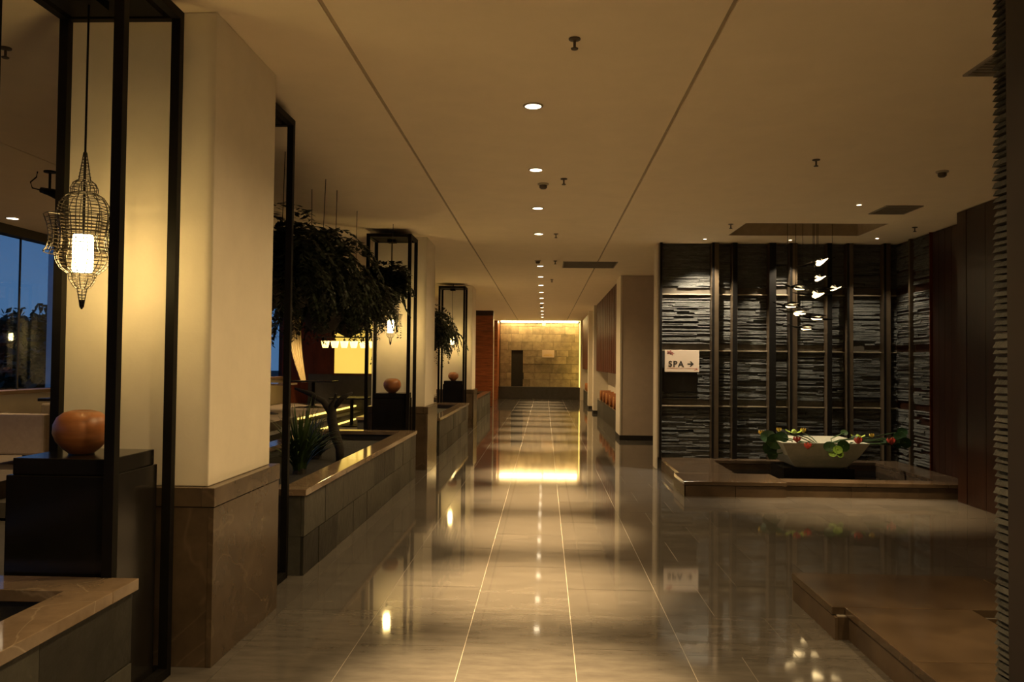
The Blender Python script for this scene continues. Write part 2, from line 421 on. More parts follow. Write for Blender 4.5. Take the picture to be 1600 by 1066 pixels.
# timber screens over the niches
def screen(y0, y1, n, lab):
    t = struct('timber_screen', MB().box(1.74, 2.05, y0, y1, 1.40, 3.499), 'dark_wood', label=lab)
    w = (y1 - y0)/n
    for k in range(n):
        s = part(t, 'slat', MB().box(1.665, 1.735, y0 + k*w + 0.03, y0 + (k+1)*w - 0.09, 1.38, 3.495), 'red_wood')
        part(s, 'slat_fillet', MB().box(1.70, 1.738, y0 + (k+1)*w - 0.085, y0 + (k+1)*w + 0.02, 1.38, 3.495), 'dark_wood')
    return t
screen(18.66, 26.72, 12, 'slatted red timber screen over the nearer bench niche')
screen(30.1, 36.3, 9, 'slatted red timber screen in the far niche')
struct('wall_right_far', MB().box(1.585, 2.05, 36.35, 37.2, 0.0, 3.5), 'plaster')

# ---- far end wall of stone blocks
YW = 37.6
we = struct('wall_end', MB().box(-2.6, 2.3, YW + 0.04, YW + 0.6, 0.0, 3.499), 'ledge_stone', label='lit wall of coursed stone blocks at corridor end')
z = 0.50; r = 0; hs = [0.36, 0.30, 0.40, 0.34, 0.28, 0.38, 0.36, 0.34, 0.24]
NX0, NX1, NZ = -1.50, -0.98, 2.16
for h in hs:
    if z + h > 3.40: h = 3.40 - z
    u = -2.02 + (-0.2 if r % 2 else 0)
    while u < 1.56:
        l = rnd.uniform(0.45, 0.95); a, b = max(u, -2.02), min(u + l, 1.56)
        segs = [(a, b)]
        if z < NZ - 0.1 and b > NX0 and a < NX1: segs = [(a, NX0), (NX1, b)]
        for (s0, s1) in segs:
            if s1 - s0 > 0.05:
                d = rnd.uniform(0.0, 0.025)
                part(we, 'stone_block', MB().box(s0 + .004, s1 - .004, YW - d, YW + 0.05, z + .004, z + h - .004), 'stone_block', bevel=0.006)
        u += l
    z += h; r += 1
    if z > 3.38: break
part(we, 'niche_back', MB().box(NX0, NX1, YW + 0.03, YW + 0.045, 0.5, NZ), 'dark_recess')
wl_ = struct('wall_end_side', MB().box(-2.75, -2.2, 30.2, YW + 0.3, 0.0, 3.5), 'plaster', label='pale side wall beside the end wall')
part(wl_, 'pilaster', MB().box(-2.2, -2.05, 36.0, YW + 0.3, 0.0, 3.45), 'red_wood_cross')
# corridor left beyond the restaurant
struct('wall_left_corridor', MB().box(-3.6, -3.3, 24.0, 29.9, 0.0, 3.5), 'plaster')
wp = struct('wall_wood_pier', MB().box(-3.6, -1.89, 30.0, 30.6, 0.0, 3.5), 'dark_wood', label='red timber pier on the left near the corridor end')
for k in range(6):
    part(wp, 'panel', MB().box(-3.3, -1.87, 29.97, 30.0, 0.02 + 0.55*k, 0.02 + 0.55*k + 0.544), 'red_wood_cross')
part(wp, 'panel', MB().box(-3.3, -1.87, 29.97, 30.0, 3.32, 3.49), 'dark_wood')

# ---- restaurant shell
PL = 0.36
wb_ = struct('wall_restaurant', MB().box(-7.8, -3.3, 24.0, 24.3, 0.0, 3.5), 'red_wood', label='red timber back wall of the restaurant')
part(wb_, 'wainscot', MB().box(-6.9, -3.3, 23.95, 24.0, 0.0, 1.22), 'ledge_stone')
for (a, b, z0, z1) in ((-6.13, -3.4, 1.25, 3.09), (-6.0, -3.4, 3.19, 3.45)):
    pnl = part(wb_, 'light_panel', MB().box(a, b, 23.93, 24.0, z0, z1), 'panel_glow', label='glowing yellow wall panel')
    fr = MB()
    fr.box(a - .05, a, 23.90, 24.0, z0 - .05, z1 + .05).box(b, b + .05, 23.90, 24.0, z0 - .05, z1 + .05).box(a, b, 23.90, 24.0, z0 - .05, z0).box(a, b, 23.90, 24.0, z1, z1 + .05)
    part(pnl, 'panel_frame', fr, 'red_wood')
struct('platform', MB().box(-7.7, -5.5, -2.0, 24.0, 0.0, PL), 'brown_fabric', label='raised dining platform with lit edge')
struct('platform_step', MB().box(-5.5, -5.2, 8.0, 24.0, 0.03, 0.18), 'carpet', label='low step up to the dining platform')
single('step_light', MB().box(-5.499, -5.46, 18.3, 23.9, 0.29, 0.33), 'step_glow', (-5.48, 21, 0.29), 'yellow light strip along the platform riser', 'light strip')
single('step_light', MB().box(-5.199, -5.16, 18.3, 23.9, 0.003, 0.035), 'step_glow', (-5.18, 21, 0.0), 'yellow light strip at the foot of the step', 'light strip')
# window wall
wwl = struct('wall_left', MB().box(-7.8, -7.6, Y0, 24.3, 0.0, 1.10), 'plaster', label='low wall under the long restaurant window')
part(wwl, 'head', MB().box(-7.8, -7.6, Y0, 24.3, 3.37, 3.5), 'window_frame')
part(wwl, 'sill', MB().box(-7.8, -7.45, Y0, 24.0, 1.10, 1.15), 'wood_sill')
ys = [-6.0, -3.0, 0.0, 3.0, 6.0, 9.0, 11.8, 14.6, 17.5, 20.4, 24.0]
for i, (a, b) in enumerate(zip(ys[:-1], ys[1:])):
    w = struct('window_%d' % (i + 1), MB().box(-7.705, -7.695, a + 0.012, b - 0.012, 1.15, 3.37), 'window_glass')
    fr = MB(); fr.box(-7.71, -7.69, a - 0.012, a + 0.012, 1.15, 3.37)
    part(w, 'mullion', fr, 'window_frame')

# ================================================================== LEFT ROW: columns, frames, planters (module 8 m)
def column(dy, lab):
    t = thing('column', (-2.18, 4.85 + dy, 0), lab, 'column', 'columns along the corridor')
    part(t, 'shaft', MB().box(-2.60, -1.785, 4.36 + dy, 5.34 + dy, 0.94, 3.499), 'plaster', bevel=0.006)
    part(t, 'core', MB().box(-2.62, -1.765, 4.34 + dy, 5.36 + dy, 0.0, 0.93), 'dark_recess')
    # base slabs: two on the corridor side, one on each other side
    for (x0, x1, y0, y1) in ((-2.65, -1.766, 4.317, 4.34), (-2.65, -1.766, 5.36, 5.383)):
        part(t, 'slab', MB().box(x0, x1, y0 + dy, y1 + dy, 0.0, 0.836), 'dado_marble', bevel=0.002)
    part(t, 'slab', MB().box(-1.765, -1.735, 4.315 + dy, 5.385 + dy, 0.0, 0.836), 'dado_marble', bevel=0.002)
    part(t, 'slab', MB().box(-2.65, -2.62, 4.34 + dy, 5.36 + dy, 0.0, 0.836), 'dado_marble', bevel=0.002)
    for (x0, x1, y0, y1) in ((-2.655, -1.801, 4.312, 4.36), (-2.655, -1.801, 5.34, 5.388), (-1.80, -1.73, 4.31, 5.39), (-2.655, -2.60, 4.36, 5.34)):
        part(t, 'top_band', MB().box(x0, x1, y0 + dy, y1 + dy, 0.840, 0.94), 'dado_marble', bevel=0.003)
    return t
c1 = column(0, 'cream square column nearest the camera, behind the large lantern')
copy_tree(c1, (-2.18, 12.85, 0), 'cream square column behind the second lantern frame, past the long planter')
copy_tree(c1, (-2.18, 20.85, 0), 'small far cream column behind the third lantern frame')

FX0, FX1 = -2.54, -1.90
def frame(y0, y1, lab):
    p = 0.046; zt = 3.43
    t = thing('lantern_frame', ((FX0+FX1)/2, (y0+y1)/2, 0), lab, 'frame', 'black steel frames by the columns')
    for a in (FX0, FX1 - p):
        for b in (y0, y1 - p): part(t, 'post', MB().box(a, a + p, b, b + p, 0.0, zt), 'black_metal')
    for z in (0.0, zt - p):
        for b in (y0, y1 - p): part(t, 'rail', MB().box(FX0 + p, FX1 - p, b, b + p, z, z + p), 'black_metal')
        for a in (FX0, FX1 - p): part(t, 'rail', MB().box(a, a + p, y0 + p, y1 - p, z, z + p), 'black_metal')
    part(t, 'top_plate', MB().box(FX0 + 0.08, FX1 - 0.08, y0 + 0.03, y1 - 0.07, zt - 0.045, zt - 0.015), 'black_metal')
    part(t, 'bracket', MB().box(FX0 + 0.25, FX0 + 0.37, (y0+y1)/2 - 0.06, (y0+y1)/2 + 0.06, zt - 0.09, zt - 0.045), 'black_metal')
    part(t, 'ceiling_rod', MB().lathe([(0.012, zt - 0.015), (0.012, 3.50)], 8, ((FX0+FX1)/2, (y0+y1)/2, 0)), 'black_metal')
    return t
frame(3.60, 4.21, 'black steel frame around the nearest lantern, front of the first column')
frame(5.50, 6.14, 'black steel frame behind the first column, mostly hidden by it')
frame(11.60, 12.21, 'black steel frame standing before the second column')
frame(13.50, 14.14, 'black steel frame hidden behind the second column')
frame(19.60, 20.21, 'small far black steel frame before the third column')

# lanterns
def lantern(y, lab, zc=2.12):
    cx, cy = -2.235, y
    t = thing('wire_lantern', (cx, cy, 1.86), lab, 'lantern', 'hanging wire lanterns')
    def ring(mb, r, z, w=0.0022): mb.tube([(cx + r*math.cos(2*PI*k/20), cy + r*math.sin(2*PI*k/20), z) for k in range(20)], w, 4, True)
    part(t, 'cord', MB().tube([(cx, cy, 2.55), (cx, cy, 3.38)], 0.005, 6), 'black_metal')
    top = MB()
    cone = [(0.008, 2.615), (0.018, 2.55), (0.030, 2.48)]
    d1 = [(0.030, 2.48), (0.050, 2.465), (0.062, 2.44), (0.058, 2.415)]
    d2 = [(0.058, 2.415), (0.085, 2.40), (0.108, 2.365), (0.118, 2.32), (0.118, 2.285)]
    body = [(0.118, 2.285), (0.110, 2.24), (0.105, 2.19), (0.110, 2.15), (0.125, 2.125), (0.118, 2.085), (0.098, 2.05), (0.065, 2.025)]
    low = [(0.062, 2.025), (0.056, 1.995), (0.038, 1.965), (0.024, 1.955)]
    tip = [(0.024, 1.955), (0.016, 1.91), (0.008, 1.865)]
    skirt = [(0.172, 2.300), (0.160, 2.265), (0.150, 2.22), (0.150, 2.18), (0.158, 2.145), (0.170, 2.125)]
    def cage(mb, prof, n):
        for k in range(n):
            a = 2*PI*k/n
            mb.tube([(cx + r*math.cos(a), cy + r*math.sin(a), z) for r, z in prof], 0.0024, 4)
        L_ = 0
        for (r0, z0), (r1, z1) in zip(prof[:-1], prof[1:]):
            m = max(1, round(math.hypot(r1 - r0, z1 - z0)/0.017))
            for q in range(m): ring(mb, r0 + (r1 - r0)*q/m, z0 + (z1 - z0)*q/m, 0.0018)
        ring(mb, *prof[-1])
    m1 = MB()
    for pr, n in ((cone, 6), (d1, 10), (d2, 14), (body, 14), (low, 10), (tip, 6)): cage(m1, pr, n)
    part(t, 'wire_cage', m1, 'wire_metal')
    m2 = MB(); cage(m2, skirt, 18)
    for k in range(6):
        a = 2*PI*k/6
        m2.tube([(cx + .118*math.cos(a), cy + .118*math.sin(a), 2.30), (cx + .172*math.cos(a), cy + .172*math.sin(a), 2.30)], 0.0025, 4)
    part(t, 'wire_skirt', m2, 'wire_metal')
    part(t, 'stem', MB().tube([(cx, cy, 2.21), (cx, cy, 2.62)], 0.006, 6), 'black_metal')
    part(t, 'lamp_shade', MB().lathe([(0.040, 2.035), (0.046, 2.045), (0.046, 2.205), (0.040, 2.215)], 20, (cx, cy, 0)), 'lantern_glow', smooth=False)
    part(t, 'finial', MB().lathe([(0.003, 1.855), (0.011, 1.87), (0.015, 1.90)], 8, (cx, cy, 0)), 'black_metal')
    return t
ln = lantern(3.90, 'large wire-cage lantern glowing at the left, nearest the camera')
l2 = copy_tree(ln, (-2.235, 11.90, 1.86), 'wire-cage lantern glowing in the second black frame')
l3 = copy_tree(ln, (-2.235, 19.90, 1.86), 'small far wire-cage lantern in the third black frame')

def pedestal(y, lab):
    cx, cy = -2.18, y
    t = thing('pedestal', (cx, cy, 0), lab, 'pedestal', 'black pedestals inside the frames')
    part(t, 'body', MB().box(cx - .235, cx + .235, cy - .235, cy + .235, 0.0, 1.09), 'black_lacquer', bevel=0.004)
    part(t, 'top', MB().box(cx - .215, cx + .225, cy - .22, cy + .22, 1.09, 1.165), 'black_lacquer', bevel=0.004)
    return t
p1 = pedestal(3.875, 'black lacquered pedestal at left under the nearest orange vase')
copy_tree(p1, (-2.18, 11.875, 0), 'black pedestal under the vase in the second frame')
copy_tree(p1, (-2.18, 19.875, 0), 'small far black pedestal in the third frame')
def vase(y, lab):
    cx, cy = -2.19, y
    t = thing('gourd_vase', (cx, cy, 1.165), lab, 'vase', 'round orange vases on pedestals')
    prof = [(0.052, 1.165), (0.058, 1.172), (0.085, 1.195), (0.112, 1.228), (0.126, 1.265), (0.124, 1.305), (0.108, 1.340), (0.080, 1.362), (0.045, 1.372), (0.040, 1.366), (0.030, 1.34)]
    part(t, 'body', MB().lathe(prof, 36, (cx, cy, 0)), 'gourd', smooth=True)
    part(t, 'foot', MB().lathe([(0.056, 1.1651), (0.058, 1.18)], 28, (cx, cy, 0)), 'dark_wood', smooth=False)
    return t
v1 = vase(3.85, 'round orange-brown turned vase on the nearest black pedestal')
copy_tree(v1, (-2.19, 11.85, 1.165), 'round orange vase on the pedestal of the second frame')
copy_tree(v1, (-2.19, 19.85, 1.165), 'tiny far round vase on the third pedestal')

# planters
PX0, PX1 = -3.22, -1.80
def planter(y0, y1, lab, seed):
    rr = random.Random(seed)
    t = thing('stone_planter', (-2.5, (y0+y1)/2, 0), lab, 'planter', 'stone planters along the corridor')
    b = MB()
    b.box(PX1 - .16, PX1 - .02, y0 + .02, y1 - .02, 0, .60).box(PX0 + .02, PX0 + .16, y0 + .02, y1 - .02, 0, .60)
    b.box(PX0 + .16, PX1 - .16, y0 + .02, y0 + .16, 0, .60).box(PX0 + .16, PX1 - .16, y1 - .16, y1 - .02, 0, .60)
    part(t, 'body', b, 'ledge_stone')
    # cladding tiles on the corridor face, two courses, and the near end
    for (z0, z1) in ((0.0, 0.29), (0.29, 0.598)):
        u = y0
        while u < y1 - 0.01:
            l = rr.choice([0.42, 0.6, 0.6, 0.75]); l = min(l, y1 - u)
            if y1 - u - l < 0.15: l = y1 - u
            d = rr.uniform(0, 0.007)
            part(t, 'stone_tile', MB().box(PX1 - .021, PX1 + d, u + .003, u + l - .003, z0 + .003, z1 - .003), 'slate_tile'); u += l
        u = PX0
        while u < PX1 - 0.03:
            l = min(0.47, PX1 - .022 - u)
            part(t, 'stone_tile', MB().box(u + .0015, u + l - .0015, y0, y0 + .021, z0 + .0015, z1 - .0015), 'slate_tile'); u += 0.47
    # coping slabs
    n = max(2, round((y1 - y0)/0.9)); w = (y1 - y0 - 0.4)/n
    for k in range(n):
        part(t, 'coping', MB().box(PX1 - .19, PX1 + .02, y0 + .2 + k*w + .001, y0 + .2 + (k+1)*w - .001, .60, .65), 'coping_marble', bevel=0.003)
        part(t, 'coping', MB().box(PX0 - .02, PX0 + .19, y0 + .2 + k*w + .001, y0 + .2 + (k+1)*w - .001, .60, .65), 'coping_marble', bevel=0.003)
    for (a, b_) in ((y0 - .02, y0 + .199), (y1 - .199, y1 + .02)):
        part(t, 'coping', MB().box(PX0 - .02, PX1 + .02, a, b_, .60, .65), 'coping_marble', bevel=0.003)
    part(t, 'soil', MB().box(PX0 + .16, PX1 - .16, y0 + .16, y1 - .16, 0.0, 0.52), 'soil')
    return t
planter(-1.79, 3.59, 'stone planter in the near left corner of view', 1)
planter(6.19, 11.58, 'long stone planter between the first column and second lantern frame', 2)
planter(14.19, 19.58, 'stone planter between the second column and third lantern frame', 3)
planter(22.19, 27.58, 'far stone planter past the third column', 4)

# ================================================================== PLANTS
def leaf_quad(mb, p, d, n, l, w):
    d = d.normalized(); s = d.cross(n)
    if s.length < 1e-4: s = Vector((1, 0, 0))
    s.normalize()
    mb.add([p, p + d*l*0.5 + s*w*0.5, p + d*l, p + d*l*0.5 - s*w*0.5], [(0, 1, 2, 3)])
def fern_foliage(c, rx, ry, droop, nfr, rr, up=0.35, length=0.6, leafl=0.07, tend=0):
    mb = MB()
    for k in range(nfr):
        a = rr.uniform(0, 2*PI); el = rr.uniform(-0.2, 1.2)
        L_ = length*rr.uniform(0.55, 1.1)
        p = Vector((c[0] + rr.uniform(-.5, .5)*rx, c[1] + rr.uniform(-.5, .5)*ry, c[2] + rr.uniform(-0.15, 0.12)))
        d = Vector((math.cos(a)*math.cos(el)*rx/max(rx, ry) , math.sin(a)*math.cos(el)*ry/max(rx, ry), math.sin(el)*up*2))
        n = 13; st = L_/n; pts = [p.copy()]
        for i in range(n):
            d = (d + Vector((0, 0, -droop*0.16))).normalized()
            p = p + d*st; pts.append(p.copy())
            sd = d.cross(Vector((0, 0, 1)))
            if sd.length < 0.05: sd = Vector((math.sin(a), -math.cos(a), 0))
            sd.normalize(); sz = leafl*(1.15 - 0.75*i/n)*rr.uniform(.8, 1.3)
            for s in (-1, 1, -1, 1):
                leaf_quad(mb, p + d*st*rr.uniform(-.5, .5), sd*s*0.9 + d*rr.uniform(.2, .9) + Vector((0, 0, rr.uniform(-.5, .1))), Vector((rr.uniform(-.3, .3), rr.uniform(-.3, .3), 1)), sz*1.35, sz*0.55)
    for k in range(tend):
        a = rr.uniform(0, 2*PI)
        p = Vector((c[0] + math.cos(a)*rx*.45, c[1] + math.sin(a)*ry*.45, c[2] - 0.05))
        n = rr.randint(10, 24)
        for i in range(n):
            p = p + Vector((rr.uniform(-.012, .012), rr.uniform(-.012, .012), -0.032))
            for s in range(2):
                b = rr.uniform(0, 2*PI)
                leaf_quad(mb, p, Vector((math.cos(b), math.sin(b), -0.7)), Vector((0, 0, 1)), rr.uniform(.03, .055), 0.022)
    return mb
def hanging_plant(loc, rx, ry, lab, seed, nfr=150, length=0.6, tend=0, wires=((-.12, -.12), (.12, .1)), droop=1.2, leafl=0.075, up=0.35, ball=1.5):
    rr = random.Random(seed)
    t = thing('hanging_fern', loc, lab, 'hanging plant', 'hanging ferns over the planters')
    x, y, z = loc
    q = ball
    part(t, 'root_ball', MB().lathe([(0.02*q, z - .34*q), (0.10*q, z - .30*q), (0.17*q, z - .18*q), (0.20*q, z - .04*q), (0.17*q, z + .04*q), (0.03*q, z + .08*q)], 14, (x, y, 0)), 'bark', smooth=True)
    part(t, 'foliage', fern_foliage((x, y, z + 0.05), rx, ry, droop, nfr, rr, up, length, leafl, tend), 'leaf_dark')
    for (a, b) in wires:
        part(t, 'wire', MB().tube([(x + a, y + b, z), (x + a*1.1, y + b*1.1, CEIL)], 0.004, 5), 'wire_metal')
    return t
hanging_plant((-2.52, 7.05, 2.48), .75, .8, 'large dark fern hanging highest, close beside the first column', 11, 300, 0.75, wires=((-.1, -.2), (.15, .25)), up=.55)
hanging_plant((-2.48, 8.05, 2.62), .75, .8, 'bushy dark fern hanging second from the first column', 12, 280, 0.72, wires=((-.1, .1), (.18, .35)))
hanging_plant((-2.46, 9.05, 2.42), .7, .8, 'dark fern with a bulging underside, third in the hanging row', 13, 260, 0.66, wires=((-.1, -.1), (.14, -.05)))
hanging_plant((-2.42, 10.1, 2.42), .65, .7, 'dark hanging fern just left of the second lantern frame', 14, 240, 0.60, wires=((0.05, .12),))
hanging_plant((-2.20, 11.1, 2.72), .45, .4, 'dark trailing fern with long tendrils above the second lantern', 15, 150, 0.34, ball=1.0, tend=40, wires=((0.1, .1),))
hanging_plant((-2.45, 15.2, 2.35), .8, .8, 'dark hanging fern just past the second column', 16, 240, 0.8, wires=((-.1, -.1), (.14, .1)))
hanging_plant((-2.40, 17.0, 2.30), .7, .8, 'small far hanging fern beside the third frame', 17, 200, 0.7, tend=30, wires=((0.0, .1),))

def grass_clump(loc, n, h, lab, seed, m='leaf_mid', spread=0.5):
    rr = random.Random(seed); mb = MB(); x, y, z = loc
    for k in range(n):
        a = rr.uniform(0, 2*PI); q = rr.uniform(.15, 1.0)*spread; hh = h*rr.uniform(.6, 1.1)
        b = Vector((x + math.cos(a)*.05*rr.random(), y + math.sin(a)*.05*rr.random(), z))
        w = rr.uniform(.008, .016); s = Vector((-math.sin(a), math.cos(a), 0))
        prev = None; v = []; f = []
        for i in range(7):
            u = i/6
            p = b + Vector((math.cos(a)*q*u**1.4, math.sin(a)*q*u**1.4, hh*(1.5*u - 0.95*u*u*q/spread)))
            ww = w*(1 - u**2*.9)
            v += [p - s*ww, p + s*ww]
            if i: f.append((2*i - 2, 2*i - 1, 2*i + 1, 2*i))
        mb.add(v, f)
    t = thing('grass_clump', loc, lab, 'plant', 'plants in the planters')
    part(t, 'blades', mb, m)
    part(t, 'crown', MB().lathe([(0.07, z - .01), (0.06, z + .05), (0.02, z + .08)], 8, (x, y, 0)), 'bark')
    return t
grass_clump((-2.36, 7.95, 0.52), 170, .55, 'arching green grass clump in the long planter behind the first column', 21, spread=.5)
grass_clump((-2.75, 7.0, 0.52), 120, .5, 'darker grass clump deep in the long planter beside the column', 22, 'leaf_dark', .45)
grass_clump((-2.55, 9.2, 0.52), 110, .35, 'low dark grass tuft midway along the long planter', 23, 'leaf_dark', .4)
grass_clump((-2.45, 16.0, 0.52), 110, .5, 'grass clump in the planter past the second column', 24, 'leaf_dark', .45)
t = thing('branch_stump', (-2.33, 9.0, 0.52), 'dark twisted forked branch standing in the long planter', 'branch')
part(t, 'trunk', MB().tube([(-2.22, 8.98, .50), (-2.23, 9.0, .66), (-2.29, 9.0, .82), (-2.33, 9.02, .98), (-2.32, 9.0, 1.12), (-2.27, 8.98, 1.26)], [.045, .05, .06, .055, .045, .02], 8), 'bark', smooth=True)
part(t, 'fork', MB().tube([(-2.33, 9.01, 1.04), (-2.42, 9.0, 1.17), (-2.56, 9.0, 1.25), (-2.74, 9.0, 1.31)], [.045, .035, .03, .012], 8), 'bark', smooth=True)
part(t, 'fork', MB().tube([(-2.31, 9.0, 1.10), (-2.20, 9.0, 1.22), (-2.10, 8.99, 1.27)], [.035, .03, .012], 8), 'bark', smooth=True)

# ================================================================== CEILING FITTINGS
def downlight(x, y, lab, on=True, col=WARM, r=0.058, energy=None, spot=38, group='corridor downlights', blend=1.0, m='lens_glow'):
    t = thing('downlight', (x, y, CEIL), lab, 'downlight', group)
    part(t, 'trim', MB().lathe([(r, CEIL - .001), (r, CEIL - .008), (r*1.28, CEIL - .006), (r*1.28, CEIL - .001)], 24, (x, y, 0), cap=False), 'detector_white', smooth=True)
    part(t, 'lens', MB().lathe([(r, CEIL - .007), (r*.6, CEIL - .0075), (.002, CEIL - .0078)], 24, (x, y, 0)), m if on else 'detector_white')
    if on: lamp('SPOT', 'bulb', t, (x, y, CEIL - .03), energy or E_DOWN, col=col, size=0.05 if r > .03 else 0.02, spot=spot, blend=blend)
    if on and energy is None: lamp('SPOT', 'bulb_spill', t, (x, y, CEIL - .03), E_SPILL, col=col, size=0.05, spot=150, blend=1.0)
    return t
ordn = ['', 'first', 'second', 'third', 'fourth', 'fifth', 'sixth', 'seventh', 'eighth', 'ninth', 'tenth', 'eleventh', 'twelfth', 'thirteenth', 'fourteenth', 'fifteenth']
for y, w in ((-4, 'four metres behind the camera'), (-2, 'just behind the camera'), (0, 'directly above the camera'), (2, 'just ahead of the camera, above the frame'), (4, 'last above the frame before the visible row')):
    downlight(-0.1, y, 'corridor downlight out of view, ' + w)
i = 0
for y in range(6, 36, 2):
    if y == 14: continue
    i += 1
    downlight(-0.1, y, 'round glowing downlight, %s from the camera along the corridor centre' % ordn[i])
downlight(2.38, 12.42, 'tiny spot over the slate panel with the sign', r=.022, energy=E_SPA*1.5, spot=100, group='spots over the basin', blend=.5, col=COOL)
downlight(3.66, 12.48, 'tiny spot over the middle of the slate wall', r=.022, energy=E_SPA*.8, spot=84, group='spots over the basin', blend=.35, col=COOL)
downlight(4.86, 12.28, 'tiny spot near the inner corner of the slate wall', r=.022, energy=E_SPA*.4, spot=84, group='spots over the basin', blend=.5, col=COOL)
downlight(3.64, 9.72, 'tiny spot beside the square grille at right', r=.026, energy=E_SPA*5, spot=56, group='spots over the basin', blend=.9)
downlight(2.38, 3.70, 'spot above the near basin platform, out of view', r=.022, energy=E_SPA*1.6, spot=60, group='spots over the basin', blend=.8)
downlight(-7.2, 10.85, 'round downlight over the restaurant window side', r=.07, energy=60, spot=110, group='restaurant downlights')
downlight(-7.1, 22.3, 'unseen downlight added to brighten the swept drape', r=.05, energy=110, spot=75, group='restaurant downlights')  # added lamp without a known fitting, lights up the dim drape
for (x, y, w) in ((-6.2, 16.0, 'hidden behind the largest ferns'), (-4.4, 13.0, 'hidden behind the second lantern frame'), (-4.3, 19.5, 'hidden behind the second column'), (-5.9, 6.5, 'hidden behind the nearest lantern frame')):
    downlight(x, y, 'restaurant downlight ' + w, r=.05, energy=75, spot=110, group='restaurant downlights')

def sprinkler(x, y, lab, s=1.0):
    t = thing('sprinkler', (x, y, CEIL), lab, 'sprinkler', 'ceiling sprinklers')
    part(t, 'rosette', MB().lathe([(.035*s, CEIL - .0005), (.034*s, CEIL - .008*s), (.012*s, CEIL - .014*s)], 14, (x, y, 0)), 'detector_dark')
    part(t, 'stem', MB().lathe([(.008*s, CEIL - .012*s), (.008*s, CEIL - .055*s)], 8, (x, y, 0)), 'detector_dark')
    part(t, 'deflector', MB().lathe([(.006*s, CEIL - .050*s), (.022*s, CEIL - .058*s), (.020*s, CEIL - .064*s)], 12, (x, y, 0)), 'detector_dark')
for a in ((0.157, 4.75, 'large sprinkler head on the ceiling, nearest the camera'), (0.18, 8.4, 'sprinkler beside the second corridor downlight'), (0.15, 12.0, 'sprinkler beside the fourth corridor downlight'), (0.18, 15.2, 'sprinkler left of the long ceiling grille'),
          (0.15, 18.6, 'far sprinkler past the long ceiling grille'), (2.46, 7.6, 'sprinkler over the open floor at right'), (2.47, 11.1, 'sprinkler left of the ceiling recess'), (4.97, 11.3, 'sprinkler right of the ceiling recess'), (-3.29, 4.85, 'sprinkler at the far left edge of view')):
    sprinkler(*a)
def detector(x, y, lab):
    t = thing('smoke_detector', (x, y, CEIL), lab, 'smoke detector', 'smoke detectors')
    part(t, 'base', MB().lathe([(.058, CEIL - .0005), (.058, CEIL - .012), (.05, CEIL - .018)], 20, (x, y, 0)), 'detector_white', smooth=False)
    part(t, 'sensor', MB().lathe([(.040, CEIL - .017), (.040, CEIL - .045), (.025, CEIL - .058)], 20, (x, y, 0)), 'detector_dark', smooth=False)
detector(-0.03, 8.63, 'smoke detector just past the second corridor downlight')
detector(-0.14, 15.15, 'far smoke detector by the fifth corridor downlight')
detector(3.80, 8.05, 'smoke detector on the ceiling at right')
detector(-0.12, 27.0, 'tiny far smoke detector on the corridor ceiling')
def grille(x0, x1, y0, y1, lab, along='x', n=10):
    t = thing('ceiling_grille', ((x0+x1)/2, (y0+y1)/2, CEIL), lab, 'ceiling vent', 'ceiling vents')
    f = .02; z0, z1 = CEIL - .012, CEIL - .0005
    part(t, 'backing', MB().box(x0 + f, x1 - f, y0 + f, y1 - f, CEIL - .003, z1), 'grille_back')
    fr = MB(); fr.box(x0, x1, y0, y0 + f, z0, z1).box(x0, x1, y1 - f, y1, z0, z1).box(x0, x0 + f, y0 + f, y1 - f, z0, z1).box(x1 - f, x1, y0 + f, y1 - f, z0, z1)
    part(t, 'frame', fr, 'grille')
    for k in range(n):
        if along == 'x':
            u = y0 + f + (y1 - y0 - 2*f)*(k + .5)/n; part(t, 'slat', MB().box(x0 + f, x1 - f, u - .006, u + .006, z0 + .001, CEIL - .003), 'grille')
        else:
            u = x0 + f + (x1 - x0 - 2*f)*(k + .5)/n; part(t, 'slat', MB().box(u - .006, u + .006, y0 + f, y1 - f, z0 + .001, CEIL - .003), 'grille')
grille(0.33, 1.34, 15.28, 16.25, 'long grey ceiling grille above the corridor beside the niche', n=12)
grille(3.97, 4.40, 9.77, 10.30, 'square ceiling grille by the basin spots', n=10)
grille(2.67, 3.4, 4.85, 5.38, 'ceiling grille cut off by the near slate wall end', n=10)
# security camera, restaurant ceiling
t = thing('security_camera', (-5.12, 8.1, CEIL), 'small dark security camera on the ceiling at far left', 'camera')
part(t, 'mount', MB().lathe([(.06, CEIL - .0005), (.06, CEIL - .015), (.015, CEIL - .02)], 14, (-5.0, 8.1, 0)), 'black_metal')
part(t, 'stalk', MB().tube([(-5.0, 8.1, CEIL - .01), (-5.0, 8.1, CEIL - .2)], .012, 6), 'black_metal')
part(t, 'housing', MB().tube([(-5.09, 8.1, CEIL - .19), (-4.99, 8.1, CEIL - .215), (-4.90, 8.1, CEIL - .245), (-4.86, 8.1, CEIL - .255)], [.028, .04, .055, .05], 10), 'black_metal', smooth=True)
part(t, 'cable', MB().tube([(-5.13, 8.1, CEIL - .003), (-5.14, 8.1, CEIL - .06), (-5.2, 8.1, CEIL - .11), (-5.18, 8.1, CEIL - .17), (-5.08, 8.1, CEIL - .195)], .007, 5), 'black_metal')

